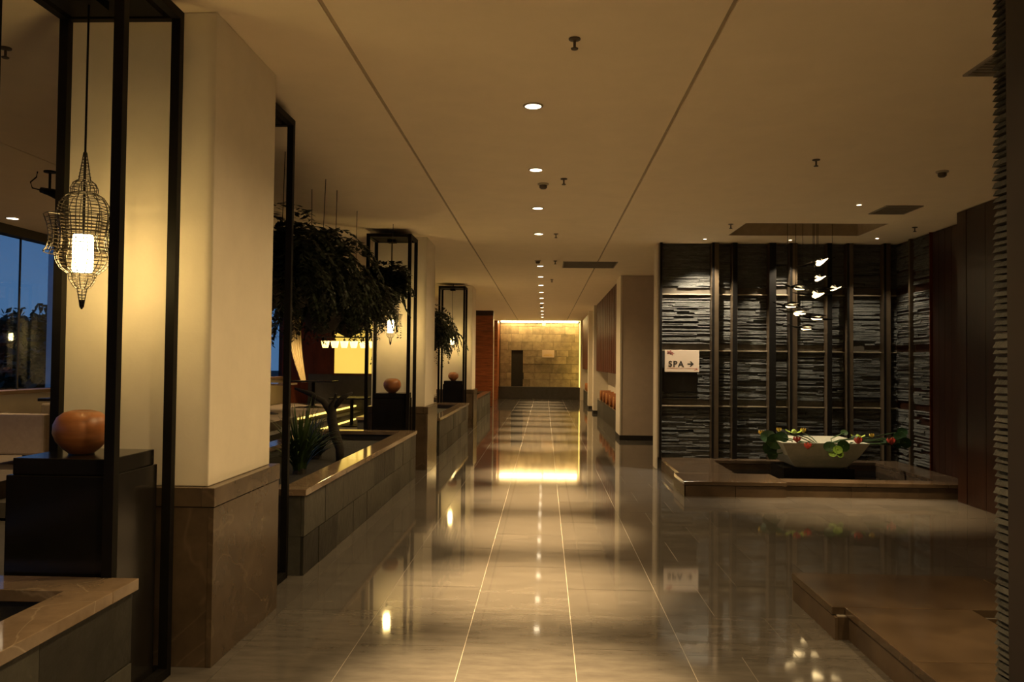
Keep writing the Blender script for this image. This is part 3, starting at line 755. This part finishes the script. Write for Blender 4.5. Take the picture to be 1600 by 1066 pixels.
# ================================================================== BASIN COURT
def frustum(mb, cx, cy, r0, z0, r1, z1, rot=0):
    v = []
    for r, z in ((r0, z0), (r1, z1)):
        for k in range(4):
            a = rot + PI/2*k; v.append((cx + r*math.cos(a), cy + r*math.sin(a), z))
    return mb.add(v, [(3, 2, 1, 0), (4, 5, 6, 7)] + [(k, (k+1) % 4, 4 + (k+1) % 4, 4 + k) for k in range(4)])
def basin(fy, lab, right=5.35, back=12.84):
    """stone rim around a sunken pool; fy maps the y of the far court to this one"""
    t = thing('stone_basin', (3.6, fy(11.6), 0), lab, 'basin', 'stone-rimmed basins')
    zt = 0.185
    def bx(mb, x0, x1, y0, y1, z0, z1):
        a, b = fy(y0), fy(y1); return mb.box(x0, x1, min(a, b), max(a, b), z0, z1)
    ow = {'b': 12.85}
    regs = [(1.825, 2.98, 10.36, 11.06), (2.98, 4.95, 10.36, 10.64), (4.95, right, 10.36, back), (1.825, 2.53, 11.06, back), (2.53, 4.95, 12.58, back)]
    body = MB()
    for r in regs: bx(body, *r, 0.0, zt - .052)
    bx(body, 1.745, 2.96, 10.28, 10.36, 0, zt - .052); bx(body, 1.745, 1.825, 10.36, 11.09, 0, zt - .052)
    part(t, 'rim_wall', body, 'brown_marble')
    def slab(x0, x1, y0, y1):
        m = MB(); bx(m, x0, x1, y0, y1, zt - .048, zt); part(t, 'coping', m, 'brown_marble', bevel=0.004)
    slab(1.725, 2.975, 10.255, 11.055); slab(2.98, 3.95, 10.33, 10.65); slab(3.955, 4.945, 10.33, 10.65)
    slab(4.95, right, 10.33, 11.2); slab(4.95, right, 11.205, 12.0); slab(4.95, right, 12.005, back)
    slab(1.80, 2.54, 11.06, 11.95); slab(1.80, 2.54, 11.955, back); slab(2.545, 3.75, 12.57, back); slab(3.755, 4.945, 12.57, back)
    seam = MB()
    for r in regs: bx(seam, r[0] + .005, r[1] - .005, r[2] + .005, r[3] - .005, zt - .053, zt - .046)
    bx(seam, 1.75, 2.95, 10.285, 10.37, zt - .053, zt - .046); bx(seam, 1.75, 1.83, 10.37, 11.08, zt - .053, zt - .046)
    part(t, 'mortar_line', seam, 'grout')
    # facing slabs
    for (x0, x1) in ((1.725, 2.35), (2.352, 2.965)):
        m = MB(); bx(m, x0 + .004, x1, 10.262, 10.28, 0, zt - .053); part(t, 'facing', m, 'facing_marble')
    for (x0, x1) in ((2.97, 3.78), (3.782, 4.59), (4.592, right - .001)):
        m = MB(); bx(m, x0, x1, 10.342, 10.36, 0, zt - .053); part(t, 'facing', m, 'facing_marble')
    m = MB(); bx(m, 1.730, 1.745, 10.262, 11.095, 0, zt - .053); part(t, 'facing', m, 'facing_marble')
    for (y0, y1) in ((11.095, 11.95), (11.952, back)):
        m = MB(); bx(m, 1.810, 1.825, y0, y1, 0, zt - .053); part(t, 'facing', m, 'facing_marble')
    m = MB(); bx(m, 2.53, 4.95, 10.64, 12.58, 0.002, 0.05)
    part(t, 'water', m, 'water')
    return t
basin(lambda y: y, 'brown marble basin rim under the slate wall, holding the bowl')
basin(lambda y: 16.09 - y, 'brown marble basin platform in the lower right corner', right=4.985, back=12.74)
BX, BY = 3.77, 11.80
single('bowl_plinth', MB().box(BX - .48, BX + .48, BY - .30, BY + .36, 0.05, 0.215), 'black_lacquer', (BX, BY, 0.05), 'low black plinth standing in the water under the bowl', 'plinth', bevel=.004)
t = thing('stone_bowl', (BX, BY, 0.215), 'wide pale square stone bowl with drawn-out corners on black plinth', 'bowl')
mb = MB(); n = 4
R0, R1, Z0, Z1 = 0.50, 0.82, 0.216, 0.585
rot = PI/4
def sq(r, z): return [(BX + r*math.cos(rot + PI/2*k), BY + r*math.sin(rot + PI/2*k), z) for k in range(4)]
rings = [sq(R0*.8, Z0), sq(R0, Z0 + .03), sq(R0 + (R1 - R0)*.55, Z0 + (Z1 - Z0)*.5), sq(R1, Z1), sq(R1 - .055, Z1), sq(0.42, Z0 + (Z1 - Z0)*.5), sq(0.10, Z0 + .06)]
v = [p for r in rings for p in r]; f = [(3, 2, 1, 0)]
for i in range(len(rings) - 1):
    for k in range(4): f.append((i*4 + k, i*4 + (k+1) % 4, (i+1)*4 + (k+1) % 4, (i+1)*4 + k))
f.append(tuple((len(rings) - 1)*4 + k for k in range(4)))
part(t, 'bowl_body', MB().add(v, f), 'bowl_stone', bevel=0.006)
part(t, 'bowl_water', MB().add([(p[0], p[1], 0.37) for p in sq(0.33, 0.47)] + [(p[0], p[1], 0.35) for p in sq(0.31, 0.45)], [(0, 1, 2, 3), (7, 6, 5, 4)] + [(k, 4 + k, 4 + (k+1) % 4, (k+1) % 4) for k in range(4)]), 'water')
# flowers and leaves draped over the rim
def at11(u, v_, y):     # a point of the court seen at a given place of the picture
    F = 1291.0; d = (M4.to_3x3() @ Vector(((u - 800)/F, -(v_ - 533)/F, -1)))
    return Vector((0, 0, CAM_H)) + d*(y/d.y)
def disc_leaf(mb, c, nrm, r, cup=.15, n=10, asp=1.0):
    nrm = Vector(nrm).normalized(); a = nrm.orthogonal().normalized(); b = nrm.cross(a)
    v = [tuple(c - nrm*cup*r)] + [tuple(c + (a*math.cos(2*PI*k/n)*asp + b*math.sin(2*PI*k/n))*r*(1 + .08*math.sin(5*k))) for k in range(n)]
    v2 = [tuple(Vector(p) - nrm*.004) for p in v]
    mb.add(v + v2, [(0, 1 + k, 1 + (k+1) % n) for k in range(n)] + [(n+1, n+2 + (k+1) % n, n+2 + k) for k in range(n)])
def flower(name, u, v_, y, r, m, lab, kind='tulip', grp='flowers draped on the bowl', drop=None):
    c = at11(u, v_, y); rr = random.Random(int(u*7 + v_))
    t = thing(name, c - Vector((0, 0, r)), lab, 'flower', grp)
    for k in range(6):
        a = 2*PI*k/6 + .3; out = 0.55 if k % 2 else 0.35
        if kind == 'open': out = 1.1
        d = Vector((math.cos(a)*out, math.sin(a)*out, 1 if kind != 'open' else .5)).normalized()
        base = c - Vector((0, 0, r*.8)); s = d.cross(Vector((-math.sin(a), math.cos(a), 0))).normalized(); tv = Vector((-math.sin(a), math.cos(a), 0))
        L_ = r*1.9; pts = []; w = [.25, .75, .85, .55, .08]
        for i, ww in enumerate(w):
            q = i/4; p = base + d*L_*q + Vector((math.cos(a), math.sin(a), 0))*r*.45*math.sin(q*PI)
            pts += [tuple(p - tv*ww*r*.55), tuple(p + Vector((math.cos(a), math.sin(a), 0))*r*.12*ww), tuple(p + tv*ww*r*.55)]
        f = []
        for i in range(4):
            for j in range(2): f.append((i*3 + j, i*3 + j + 1, i*3 + j + 4, i*3 + j + 3))
        part(t, 'petal', MB().add(pts, f), m, smooth=True)
    tgt = Vector((BX, BY - .35 if y < BY else BY, .52)) if drop is None else Vector(drop)
    b0 = c - Vector((0, 0, r*.8))
    part(t, 'stem', MB().tube([b0, (b0 + tgt)/2 + Vector((0, 0, .03)), tgt], .008, 5), 'leaf_mid')
    return t
flower('bud_flower', 1245, 687, 11.20, .048, 'flower_red', 'red flower on the left front rim of the bowl')
flower('bud_flower', 1262, 697, 11.08, .050, 'flower_red', 'lower red flower hanging in front of the bowl')
flower('bud_flower', 1341, 689, 11.25, .055, 'flower_red', 'red flower over the right front rim of the bowl')
flower('bud_flower', 1392, 690, 11.70, .060, 'flower_red', 'red flower held out beyond the right corner of the bowl')
flower('bud_flower', 1217, 672, 11.75, .036, 'flower_yellow', 'yellow bud at the left corner of the bowl')
flower('bud_flower', 1255, 673, 11.70, .040, 'flower_yellow', 'yellow bud beside the lime blossom')
flower('bud_flower', 1190, 677, 11.75, .045, 'flower_yellow', 'outermost yellow-red flower left of the bowl')
flower('lime_flower', 1241, 671, 11.65, .075, 'flower_lime', 'bright lime-green blossom above the left rim', 'open')
flower('lime_flower', 1341, 679, 11.55, .060, 'flower_lime', 'bright green blossom above the right rim', 'open')
flower('bud_flower', 1362, 681, 11.5, .035, 'flower_yellow', 'pale bud at the right corner of the bowl')
def leaves(specs, lab, m, loc, grp='leaves draped on the bowl'):
    t = thing('leaf_spray', loc, lab, 'leaves', grp)
    for (u, v_, y, r, nx, ny, nz) in specs:
        c = at11(u, v_, y); mb = MB(); disc_leaf(mb, c, (nx, ny, nz), r)
        lf = part(t, 'leaf', mb, m)
        part(lf, 'leaf_stalk', MB().tube([c, (c + Vector((BX, BY - .2, .52)))/2, Vector((BX + (c.x - BX)*.5, BY - .1, .50))], .007, 5), 'leaf_mid')
    return t
leaves([(1200, 682, 11.6, .10, -.3, -1, .5), (1212, 690, 11.5, .12, -.1, -1, .3), (1203, 700, 11.5, .10, .1, -1, .1), (1222, 683, 11.55, .09, .3, -1, .6), (1207, 711, 11.5, .07, 0, -1, -.1)], 'cluster of deep green leaves at the left corner of the bowl', 'leaf_deep', (3.2, 11.55, .45))
leaves([(1296, 698, 11.02, .075, -.3, -1, .2), (1318, 697, 11.05, .085, .2, -1, .2)], 'pair of dark leaves hanging at the front corner', 'leaf_deep', (4.0, 11.03, .4))
leaves([(1301, 708, 11.0, .055, -.5, -1, .1), (1309, 703, 10.99, .06, 0, -1, .2), (1313, 710, 11.0, .05, .4, -1, .1)], 'bright green leaf spray hanging in front of the bowl', 'leaf_bright', (4.05, 11.0, .36))
leaves([(1406, 683, 11.75, .085, -.2, -1, .5), (1415, 692, 11.7, .085, .2, -1, .2), (1402, 694, 11.72, .06, 0, -1, .3), (1410, 675, 11.9, .07, 0, -1, .5), (1380, 688, 11.7, .05, 0, -1, .8)], 'leaf cluster reaching beyond the right corner of the bowl', 'leaf_deep', (5.0, 11.7, .5))
leaves([(1319, 676, 12.0, .05, 0, -1, .7), (1228, 694, 11.4, .05, 0, -.6, 1), (1336, 684, 11.4, .05, 0, -.6, 1)], 'small leaves lying along the bowl rim', 'leaf_mid', (3.9, 11.7, .55))

# bird-shaped pendant lights
birds = [(1278, 411, 11.45, -.5, 1, 'topmost bird pendant with a bright upright lamp'), (1276, 436, 11.65, -.2, 1, 'second-highest bird pendant with a curved lit wing'), (1243, 450, 11.35, .25, -1, 'bird pendant at left just under the upper pair'), (1272, 461, 11.5, .1, 1, 'bird pendant with the brightest round lamp in the cluster'),
         (1300, 452, 11.7, -.1, 1, 'bird pendant stretched to the right of the bright lamp'), (1230, 478, 11.4, .15, -1, 'leftmost bird pendant of the cluster'), (1243, 489, 11.6, .2, -1, 'bird pendant right below the leftmost one'), (1270, 497, 11.35, .2, -1, 'bird pendant low at right in the cluster'), (1254, 513, 11.5, .15, -1, 'lowest bird pendant of the cluster')]
for i, (u, v_, y, tilt, s, lab) in enumerate(birds):
    c = at11(u, v_, y); t = thing('bird_pendant', c, lab, 'pendant light', 'bird pendants over the basin')
    def P(a, b=0, z=0): return c + Vector((a*math.cos(tilt*.4), a*math.sin(.3*(i % 3)) + b, z - a*math.sin(tilt)*.5))
    part(t, 'body', MB().tube([P(-.30*s, 0, .015), P(-.18*s, 0, .004), P(0, 0, -.002), P(.14*s, 0, .004), P(.24*s, 0, .028)], [.003, .014, .021, .012, .003], 8), 'black_lacquer', smooth=True)
    for sd in (-1, 1):
        w = MB(); a0, a1, a2, a3 = P(-.05*s, 0, .012), P(.08*s, 0, .012), P(-.02*s, .17*sd, .05), P(-.10*s, .27*sd, .035)
        q = [a0, a1, a2, a3]; w.add([tuple(p) for p in q] + [tuple(p - Vector((0, 0, .006))) for p in q], [(0, 1, 2, 3), (7, 6, 5, 4), (0, 4, 5, 1), (1, 5, 6, 2), (2, 6, 7, 3), (3, 7, 4, 0)])
        part(t, 'wing', w, 'black_lacquer')
    big = {0: .030, 1: .020, 3: .032, 6: .022}.get(i, .0085)
    lb = MB().tube([P(.03*s, -.02, -.012), P(.0*s, -.022, -.020), P(-.06*s, -.022, -.012), P(-.13*s, -.02, .0)] if s < 0 else [P(-.03, -.02, -.022), P(0, -.022, -.018), P(.06, -.022, .002), P(.13, -.02, .03)], [big*.5, big, big*.7, .003], 8)
    part(t, 'lamp_bulb', lb, 'bird_glow', smooth=True)
    part(t, 'wire', MB().tube([c + Vector((0, 0, .02)), Vector((c.x, c.y, 3.79))], .0035, 5), 'wire_metal')

# SPA sign
sx0, sx1, sz0, sz1, sy = 1.85, 2.375, 1.50, 1.838, 12.80
t = thing('spa_sign', ((sx0+sx1)/2, sy, sz0), 'white rectangular SPA sign with arrow on the slate wall', 'sign')
part(t, 'board', MB().box(sx0, sx1, sy, sy + .02, sz0, sz1), 'sign_white', bevel=.003)
part(t, 'backing_plate', MB().box(1.815, 2.36, SW - .045, SW - .03, 1.20, 1.84), 'dark_recess')
part(t, 'arrow', MB().add([(2.195, sy - .002, 1.616), (2.255, sy - .002, 1.616), (2.228, sy - .002, 1.585), (2.252, sy - .002, 1.585), (2.292, sy - .002, 1.625), (2.252, sy - .002, 1.665), (2.228, sy - .002, 1.665), (2.255, sy - .002, 1.634), (2.195, sy - .002, 1.634)], [(0, 1, 4, 7, 8), (1, 2, 3, 4), (4, 5, 6, 7)]), 'sign_ink')
part(t, 'rule', MB().box(sx0 + .035, sx1 - .035, sy - .0015, sy + .001, 1.556, 1.559), 'sign_pink')
for (cx_, cz_, r_) in ((1.925, 1.80, .040), (1.958, 1.782, .030), (1.905, 1.79, .016), (2.335, 1.545, .016), (2.31, 1.53, .010)):
    m = MB(); m.add([(cx_ + r_*(1 + .35*math.cos(5*a))*math.cos(a), sy - .0015, cz_ + r_*.7*(1 + .35*math.cos(5*a))*math.sin(a)) for a in [2*PI*k/30 for k in range(30)]], [tuple(range(30))])
    part(t, 'flower_print', m, 'sign_pink')
def text_mesh(s, size, loc, spacing=1.0):
    c = bpy.data.curves.new('lettering', 'FONT'); c.body = s; c.size = size; c.extrude = .001; c.offset = .003; c.space_character = spacing
    o = bpy.data.objects.new('lettering', c); COL.objects.link(o)
    bpy.context.view_layer.update()
    me = bpy.data.meshes.new_from_object(o.evaluated_get(bpy.context.evaluated_depsgraph_get()))
    COL.objects.unlink(o); bpy.data.objects.remove(o)
    me.transform(Matrix.Translation(loc) @ Matrix.Rotation(PI/2, 4, 'X'))
    return me
me = text_mesh('SPA', .125, (0, 0, 0), 1.22)
o = link('lettering', me, 'sign_ink', t); o.location = Vector((1.905, sy - .0015, 1.582)) - t.location
# sign and fittings on the end wall
t = thing('wall_sign', (.165, 37.45, 1.86), 'small pale sign on the far stone wall', 'sign')
part(t, 'board', MB().box(-.11, .44, 37.45, 37.50, 1.86, 2.20), 'sign_white', bevel=.01)
for k, (a, b) in enumerate(((.0, .33), (-.04, .37))):
    part(t, 'print_line', MB().box(a, b, 37.447, 37.452, 1.99 - .05*k, 2.01 - .05*k), 'flower_yellow')
part(t, 'standoff', MB().box(.05, .28, 37.50, 37.59, 1.95, 2.12), 'detector_dark')
single('end_ledge', MB().box(-2.04, 1.64, 36.95, 37.57, 0.0, 0.50).box(-2.05, 1.65, 36.93, 37.57, .50, .535), 'ledge_stone', (0, 37.2, 0), 'low dark stone ledge along the foot of the far wall', 'ledge', bevel=.004)
t = thing('cove_light', (-.2, 37.25, 3.44), 'bright warm light line across the top of the far wall', 'cove light')
part(t, 'tube', MB().box(-1.98, 1.50, 37.22, 37.28, 3.43, 3.495), 'cove_glow')
t = thing('side_light', (1.53, 37.3, .54), 'vertical warm light line at the right end of the far wall', 'cove light')
part(t, 'tube', MB().box(1.565, 1.583, 36.95, 37.5, .54, 3.42), 'step_glow')
t = thing('hung_spotlight', (-.04, 36.9, 3.38), 'small lit fitting hanging before the far wall top', 'spotlight')
part(t, 'stem', MB().box(-.06, -.02, 36.88, 36.92, 3.38, 3.5), 'black_metal')
part(t, 'head', MB().box(-.12, .04, 36.84, 36.96, 3.28, 3.39), 'shade_glow', bevel=.01)

# bench with bolsters in the niches
def bench(y0, y1, lab):
    t = thing('niche_bench', (1.9, (y0+y1)/2, 0), lab, 'bench', 'benches in the niches')
    X1 = 2.045
    n = round((y1 - y0)/1.3); w = (y1 - y0)/n
    part(t, 'base', MB().box(1.74, X1, y0, y1, 0, .47), 'ledge_stone')
    for k in range(n): part(t, 'front_panel', MB().box(1.715, 1.74, y0 + k*w + .004, y0 + (k+1)*w - .004, 0.0, .465), 'slate_tile')
    part(t, 'seat_slab', MB().box(1.705, X1, y0, y1, .47, .50), 'coping_marble', bevel=.003)
bench(18.63, 26.74, 'stone bench under the nearer timber screen')
bench(30.06, 36.34, 'far stone bench under the second timber screen')
k = 0; yy = 19.3
names = ['first', 'second', 'third', 'fourth', 'fifth', 'sixth', 'seventh', 'eighth', 'ninth', 'tenth', 'eleventh', 'twelfth', 'thirteenth']
def bolster(yy, lab, proto=[None]):
    r = .15; z = .50 + r
    if proto[0] is None:
        t = thing('bolster', (1.86, yy, .50), lab, 'cushion', 'orange bolsters on the benches')
        prof = [(.02, -.16), (r*.75, -.165), (r*.95, -.15), (r, -.12), (r, .12), (r*.95, .15), (r*.75, .165), (.02, .16)]
        def lx(pf, n=18): 
            m = MB(); m.lathe(pf, n); m.v = [(1.86 + p[2], yy + p[0], z + p[1]) for p in m.v]; return m
        part(t, 'cushion', lx(prof), 'orange_fabric', smooth=True)
        for e in (-.15, .15): 
            m = MB(); m.tube([(1.86 + e, yy + r*.97*math.cos(2*PI*q/18), z + r*.97*math.sin(2*PI*q/18)) for q in range(18)], .011, 5, True)
            part(t, 'piping', m, 'orange_piping')
        proto[0] = t; return t
    return copy_tree(proto[0], (1.86, yy, .50), lab)
while yy < 26.4:
    bolster(yy, 'orange bolster on the nearer niche bench, %s from the plaster block' % names[k]); k += 1; yy += 1.2
for k in range(5): bolster(31.0 + .9*k, 'far orange bolster on the second niche bench, %s along it' % names[k])
for o in bpy.data.objects:
    if o.get('label', '').startswith('far orange'): o['group'] = 'far orange bolsters'

# ================================================================== RESTAURANT
def pendant_row(y, x0, n, dx):
    for k in range(n):
        x = x0 + k*dx
        t = thing('pendant_lamp', (x, y, 1.94), 'yellow pendant shade in the restaurant row, %s from the left' % ordn[k+1], 'pendant lamp', 'row of yellow pendants')
        part(t, 'shade', MB().lathe([(.07, 1.95), (.085, 2.0), (.10, 2.08), (.11, 2.12)], 14, (x, y, 0)), 'shade_glow', smooth=False)
        part(t, 'cap', MB().lathe([(.03, 2.12), (.03, 2.17)], 8, (x, y, 0)), 'black_metal')
        part(t, 'cord', MB().tube([(x, y, 2.17), (x, y, 2.205)], .008, 5), 'black_metal')
    b = thing('pendant_bar', (x0 + dx*(n-1)/2, y, 2.2), 'bar carrying the row of yellow pendant shades', 'lamp bar')
    part(b, 'bar', MB().box(x0 - .2, x0 + dx*(n-1) + .2, y - .03, y + .03, 2.205, 2.24), 'wire_metal')
    for q in (0.3, n - 1.4): part(b, 'rod', MB().tube([(x0 + dx*q, y, 2.24), (x0 + dx*q, y, 3.5)], .008, 5), 'black_metal')
pendant_row(21.0, -5.62, 7, .245)
# drapes
def drape(name, lab, topa, topb, bota, botb, z0, z1, m='curtain_cloth', pull=0.0, folds=9):
    mb = MB(); nu, nv = 40, 14
    A, B, C_, D = map(Vector, (topa, topb, bota, botb)); grid = []
    for j in range(nv + 1):
        q = j/nv; e = q**2.2 if pull else q
        l = A.lerp(C_, e); r = B.lerp(D, e); dirv = (r - l).normalized(); nn = Vector((-dirv.y, dirv.x, 0))
        for i in range(nu + 1):
            p = l.lerp(r, i/nu) + nn*.05*math.sin(i/nu*folds*2*PI)*(1 - .4*q)
            p.z = z1 + (z0 - z1)*q; grid.append(p)
    k = len(grid); g2 = [p + Vector((0, .008, 0)) for p in grid]
    f = []
    for j in range(nv):
        for i in range(nu):
            a = j*(nu+1) + i; f.append((a, a+1, a+nu+2, a+nu+1)); f.append((k+a, k+a+nu+1, k+a+nu+2, k+a+1))
    mb.add(grid + g2, f)
    t = thing(name, (A.x, A.y, z0), lab, 'curtain', 'restaurant drapes')
    part(t, 'cloth', mb, m, smooth=True)
    part(t, 'rail', MB().tube([(A.x, A.y, z1 + .03), (B.x, B.y, z1 + .03)], .02, 6), 'black_metal')
    return t
drape('curtain', 'yellow-lit drape swept aside near the timber wall', (-7.35, 23.2, 0), (-6.95, 23.2, 0), (-6.82, 23.0, 0), (-6.68, 23.0, 0), 1.0, 3.45, pull=1, folds=5)
drape('curtain', 'straight yellow drape seen at the edge of the first column', (-7.45, 21.6, 0), (-7.45, 20.6, 0), (-7.45, 21.6, 0), (-7.45, 20.6, 0), 1.155, 3.45, folds=6)
def box_table(x, y, w, d, lab, top='coping_marble', h=0.72, PL=PL):
    t = thing('dining_table', (x, y, PL), lab, 'table', 'restaurant tables')
    part(t, 'table_top', MB().box(x - w/2, x + w/2, y - d/2, y + d/2, PL + h - .04, PL + h), top, bevel=.004)
    part(t, 'leg', MB().lathe([(.24, PL), (.23, PL + .02), (.045, PL + .05), (.045, PL + h - .04)], 14, (x, y, 0)), 'black_metal')
    return t
def armchair(x, y, rz, lab, m='cream_fabric', w=.66, h=.60):
    t = thing('armchair', (x, y, PL), lab, 'armchair', 'restaurant seats'); t.rotation_euler[2] = rz
    def lp(name, b, mm, bev=.03): 
        o = link(name, MB().box(*b).mesh(name), mm, t, bevel=bev); return o
    lp('seat', (-w/2 + .08, w/2 - .08, -.30, .24, .16, .34), m)
    lp('backrest', (-w/2, w/2, .22, .36, .12, h), m)
    for s in (-1, 1): lp('arm', (s*(w/2 - .09), s*w/2, -.30, .22, .12, h - .12), m)
    for a in (-1, 1):
        for b in (-.26, .28): lp('leg', (a*(w/2 - .1) - .02, a*(w/2 - .1) + .02, b - .02, b + .02, 0, .125), 'black_metal', .002)
    return t
armchair(-6.15, 9.75, PI, 'cream low armchair at the far left edge behind the pedestal', h=.60, w=.72)
armchair(-6.75, 15.2, PI, 'cream armchair back seen between first column and planter branch', h=.62)
armchair(-6.05, 16.8, .5, 'brown armchair among the restaurant tables', 'brown_fabric')
armchair(-5.95, 12.4, PI, 'dark brown armchair behind the planter grass', 'brown_fabric', h=.58)
armchair(-6.9, 12.0, PI/2, 'brown armchair under the restaurant window', 'brown_fabric')
box_table(-6.5, 14.0, .9, .9, 'square table before the cream armchair')
box_table(-6.4, 19.0, 1.1, .8, 'glossy table near the swept drape')
box_table(-6.3, 11.1, .8, .8, 'low dark table behind the cream low armchair', 'black_lacquer')
box_table(-6.2, 22.0, 1.2, .7, 'table under the row of yellow pendants', 'black_lacquer')
box_table(-4.75, 20.3, .9, 1.0, 'glossy table at floor level reflecting the yellow panel', 'black_lacquer', PL=0.002)
def napkin(x, y, z, lab):
    t = thing('napkin', (x, y, z), lab, 'napkin', 'folded napkins on the tables')
    part(t, 'cloth', MB().add([(x - .09, y - .06, z), (x + .09, y - .06, z), (x + .09, y + .06, z), (x - .09, y + .06, z), (x - .02, y, z + .16), (x + .03, y, z + .16)], [(3, 2, 1, 0), (0, 1, 5, 4), (1, 2, 5), (2, 3, 4, 5), (3, 0, 4)]), 'cream_fabric')
napkin(-6.6, 13.85, PL + .72, 'folded cloth napkin on the square table')
napkin(-6.45, 18.9, PL + .72, 'folded cloth napkin on the glossy table')
def globe(x, y, lab):
    z = PL + .72
    t = thing('globe_lamp', (x, y, z), lab, 'table lamp', 'white globe lamps')
    part(t, 'base', MB().lathe([(.035, z), (.03, z + .02)], 12, (x, y, 0)), 'black_metal')
    part(t, 'globe', MB().lathe([(.03, z + .02), (.058, z + .045), (.068, z + .08), (.055, z + .12), (.02, z + .14)], 16, (x, y, 0)), 'globe_glow', smooth=True)
globe(-6.45, 11.0, 'white globe lamp on the low dark table, left of the frame post')
globe(-6.15, 11.0, 'white globe lamp on the low dark table, right of the frame post')

# ================================================================== OUTSIDE
struct('ground', MB().box(-140, -7.9, -60, 200, -1.2, -1.0), 'lawn', label='dark lawn outside the window')
single('porch_post', MB().box(-8.88, -8.70, 14.4, 14.6, -1.0, 3.9), 'blue_grey_paint', (-8.79, 14.5, -1.0), 'pale blue post standing outside the window', 'post')
def tree(x, y, h, w, lab, seed):
    rr = random.Random(seed)
    t = thing('tree', (x, y, -1.0), lab, 'tree', 'trees outside the window')
    part(t, 'trunk', MB().tube([(x, y, -1.0), (x + .1, y, -1 + h*.3), (x - .1, y, -1 + h*.6)], [.25, .2, .1], 8), 'bark')
    mb = MB()
    for k in range(5200):
        u = rr.uniform(-1, 1); a = rr.uniform(0, 2*PI); q = math.sqrt(1 - u*u); rad = rr.uniform(.6, 1.0)*(1 + .22*math.sin(3*a + seed) + .18*math.sin(5*u + a*2))
        p = Vector((x + math.cos(a)*q*w*rad, y + math.sin(a)*q*w*rad, -1 + h*.55 + u*h*.5*rad))
        d = Vector((rr.uniform(-1, 1), rr.uniform(-1, 1), rr.uniform(-1, .3)))
        leaf_quad(mb, p, d, Vector((rr.uniform(-1, 1), rr.uniform(-1, 1), 1)), rr.uniform(.4, .8), .36)
    part(t, 'foliage', mb, 'tree_leaf')
for (x, y, h, w, lab) in ((-40, 60, 5.4, 3.6, 'dark tree outside, at the left edge of the window'), (-37, 62, 6.0, 3.4, 'tallest dark tree seen outside through the window'), (-34, 62, 4.6, 3.2, 'dark tree outside just left of the blue post'), (-44, 60, 5.0, 3.4, 'dark tree outside beyond the window edge'), (-30, 46, 3.4, 2.4, 'low pale bush-like tree outside in front of the others'), (-26, 44, 3.2, 2.4, 'low tree outside beside the blue post')):
    tree(x, y, h, w, lab, int(x*3 + y))
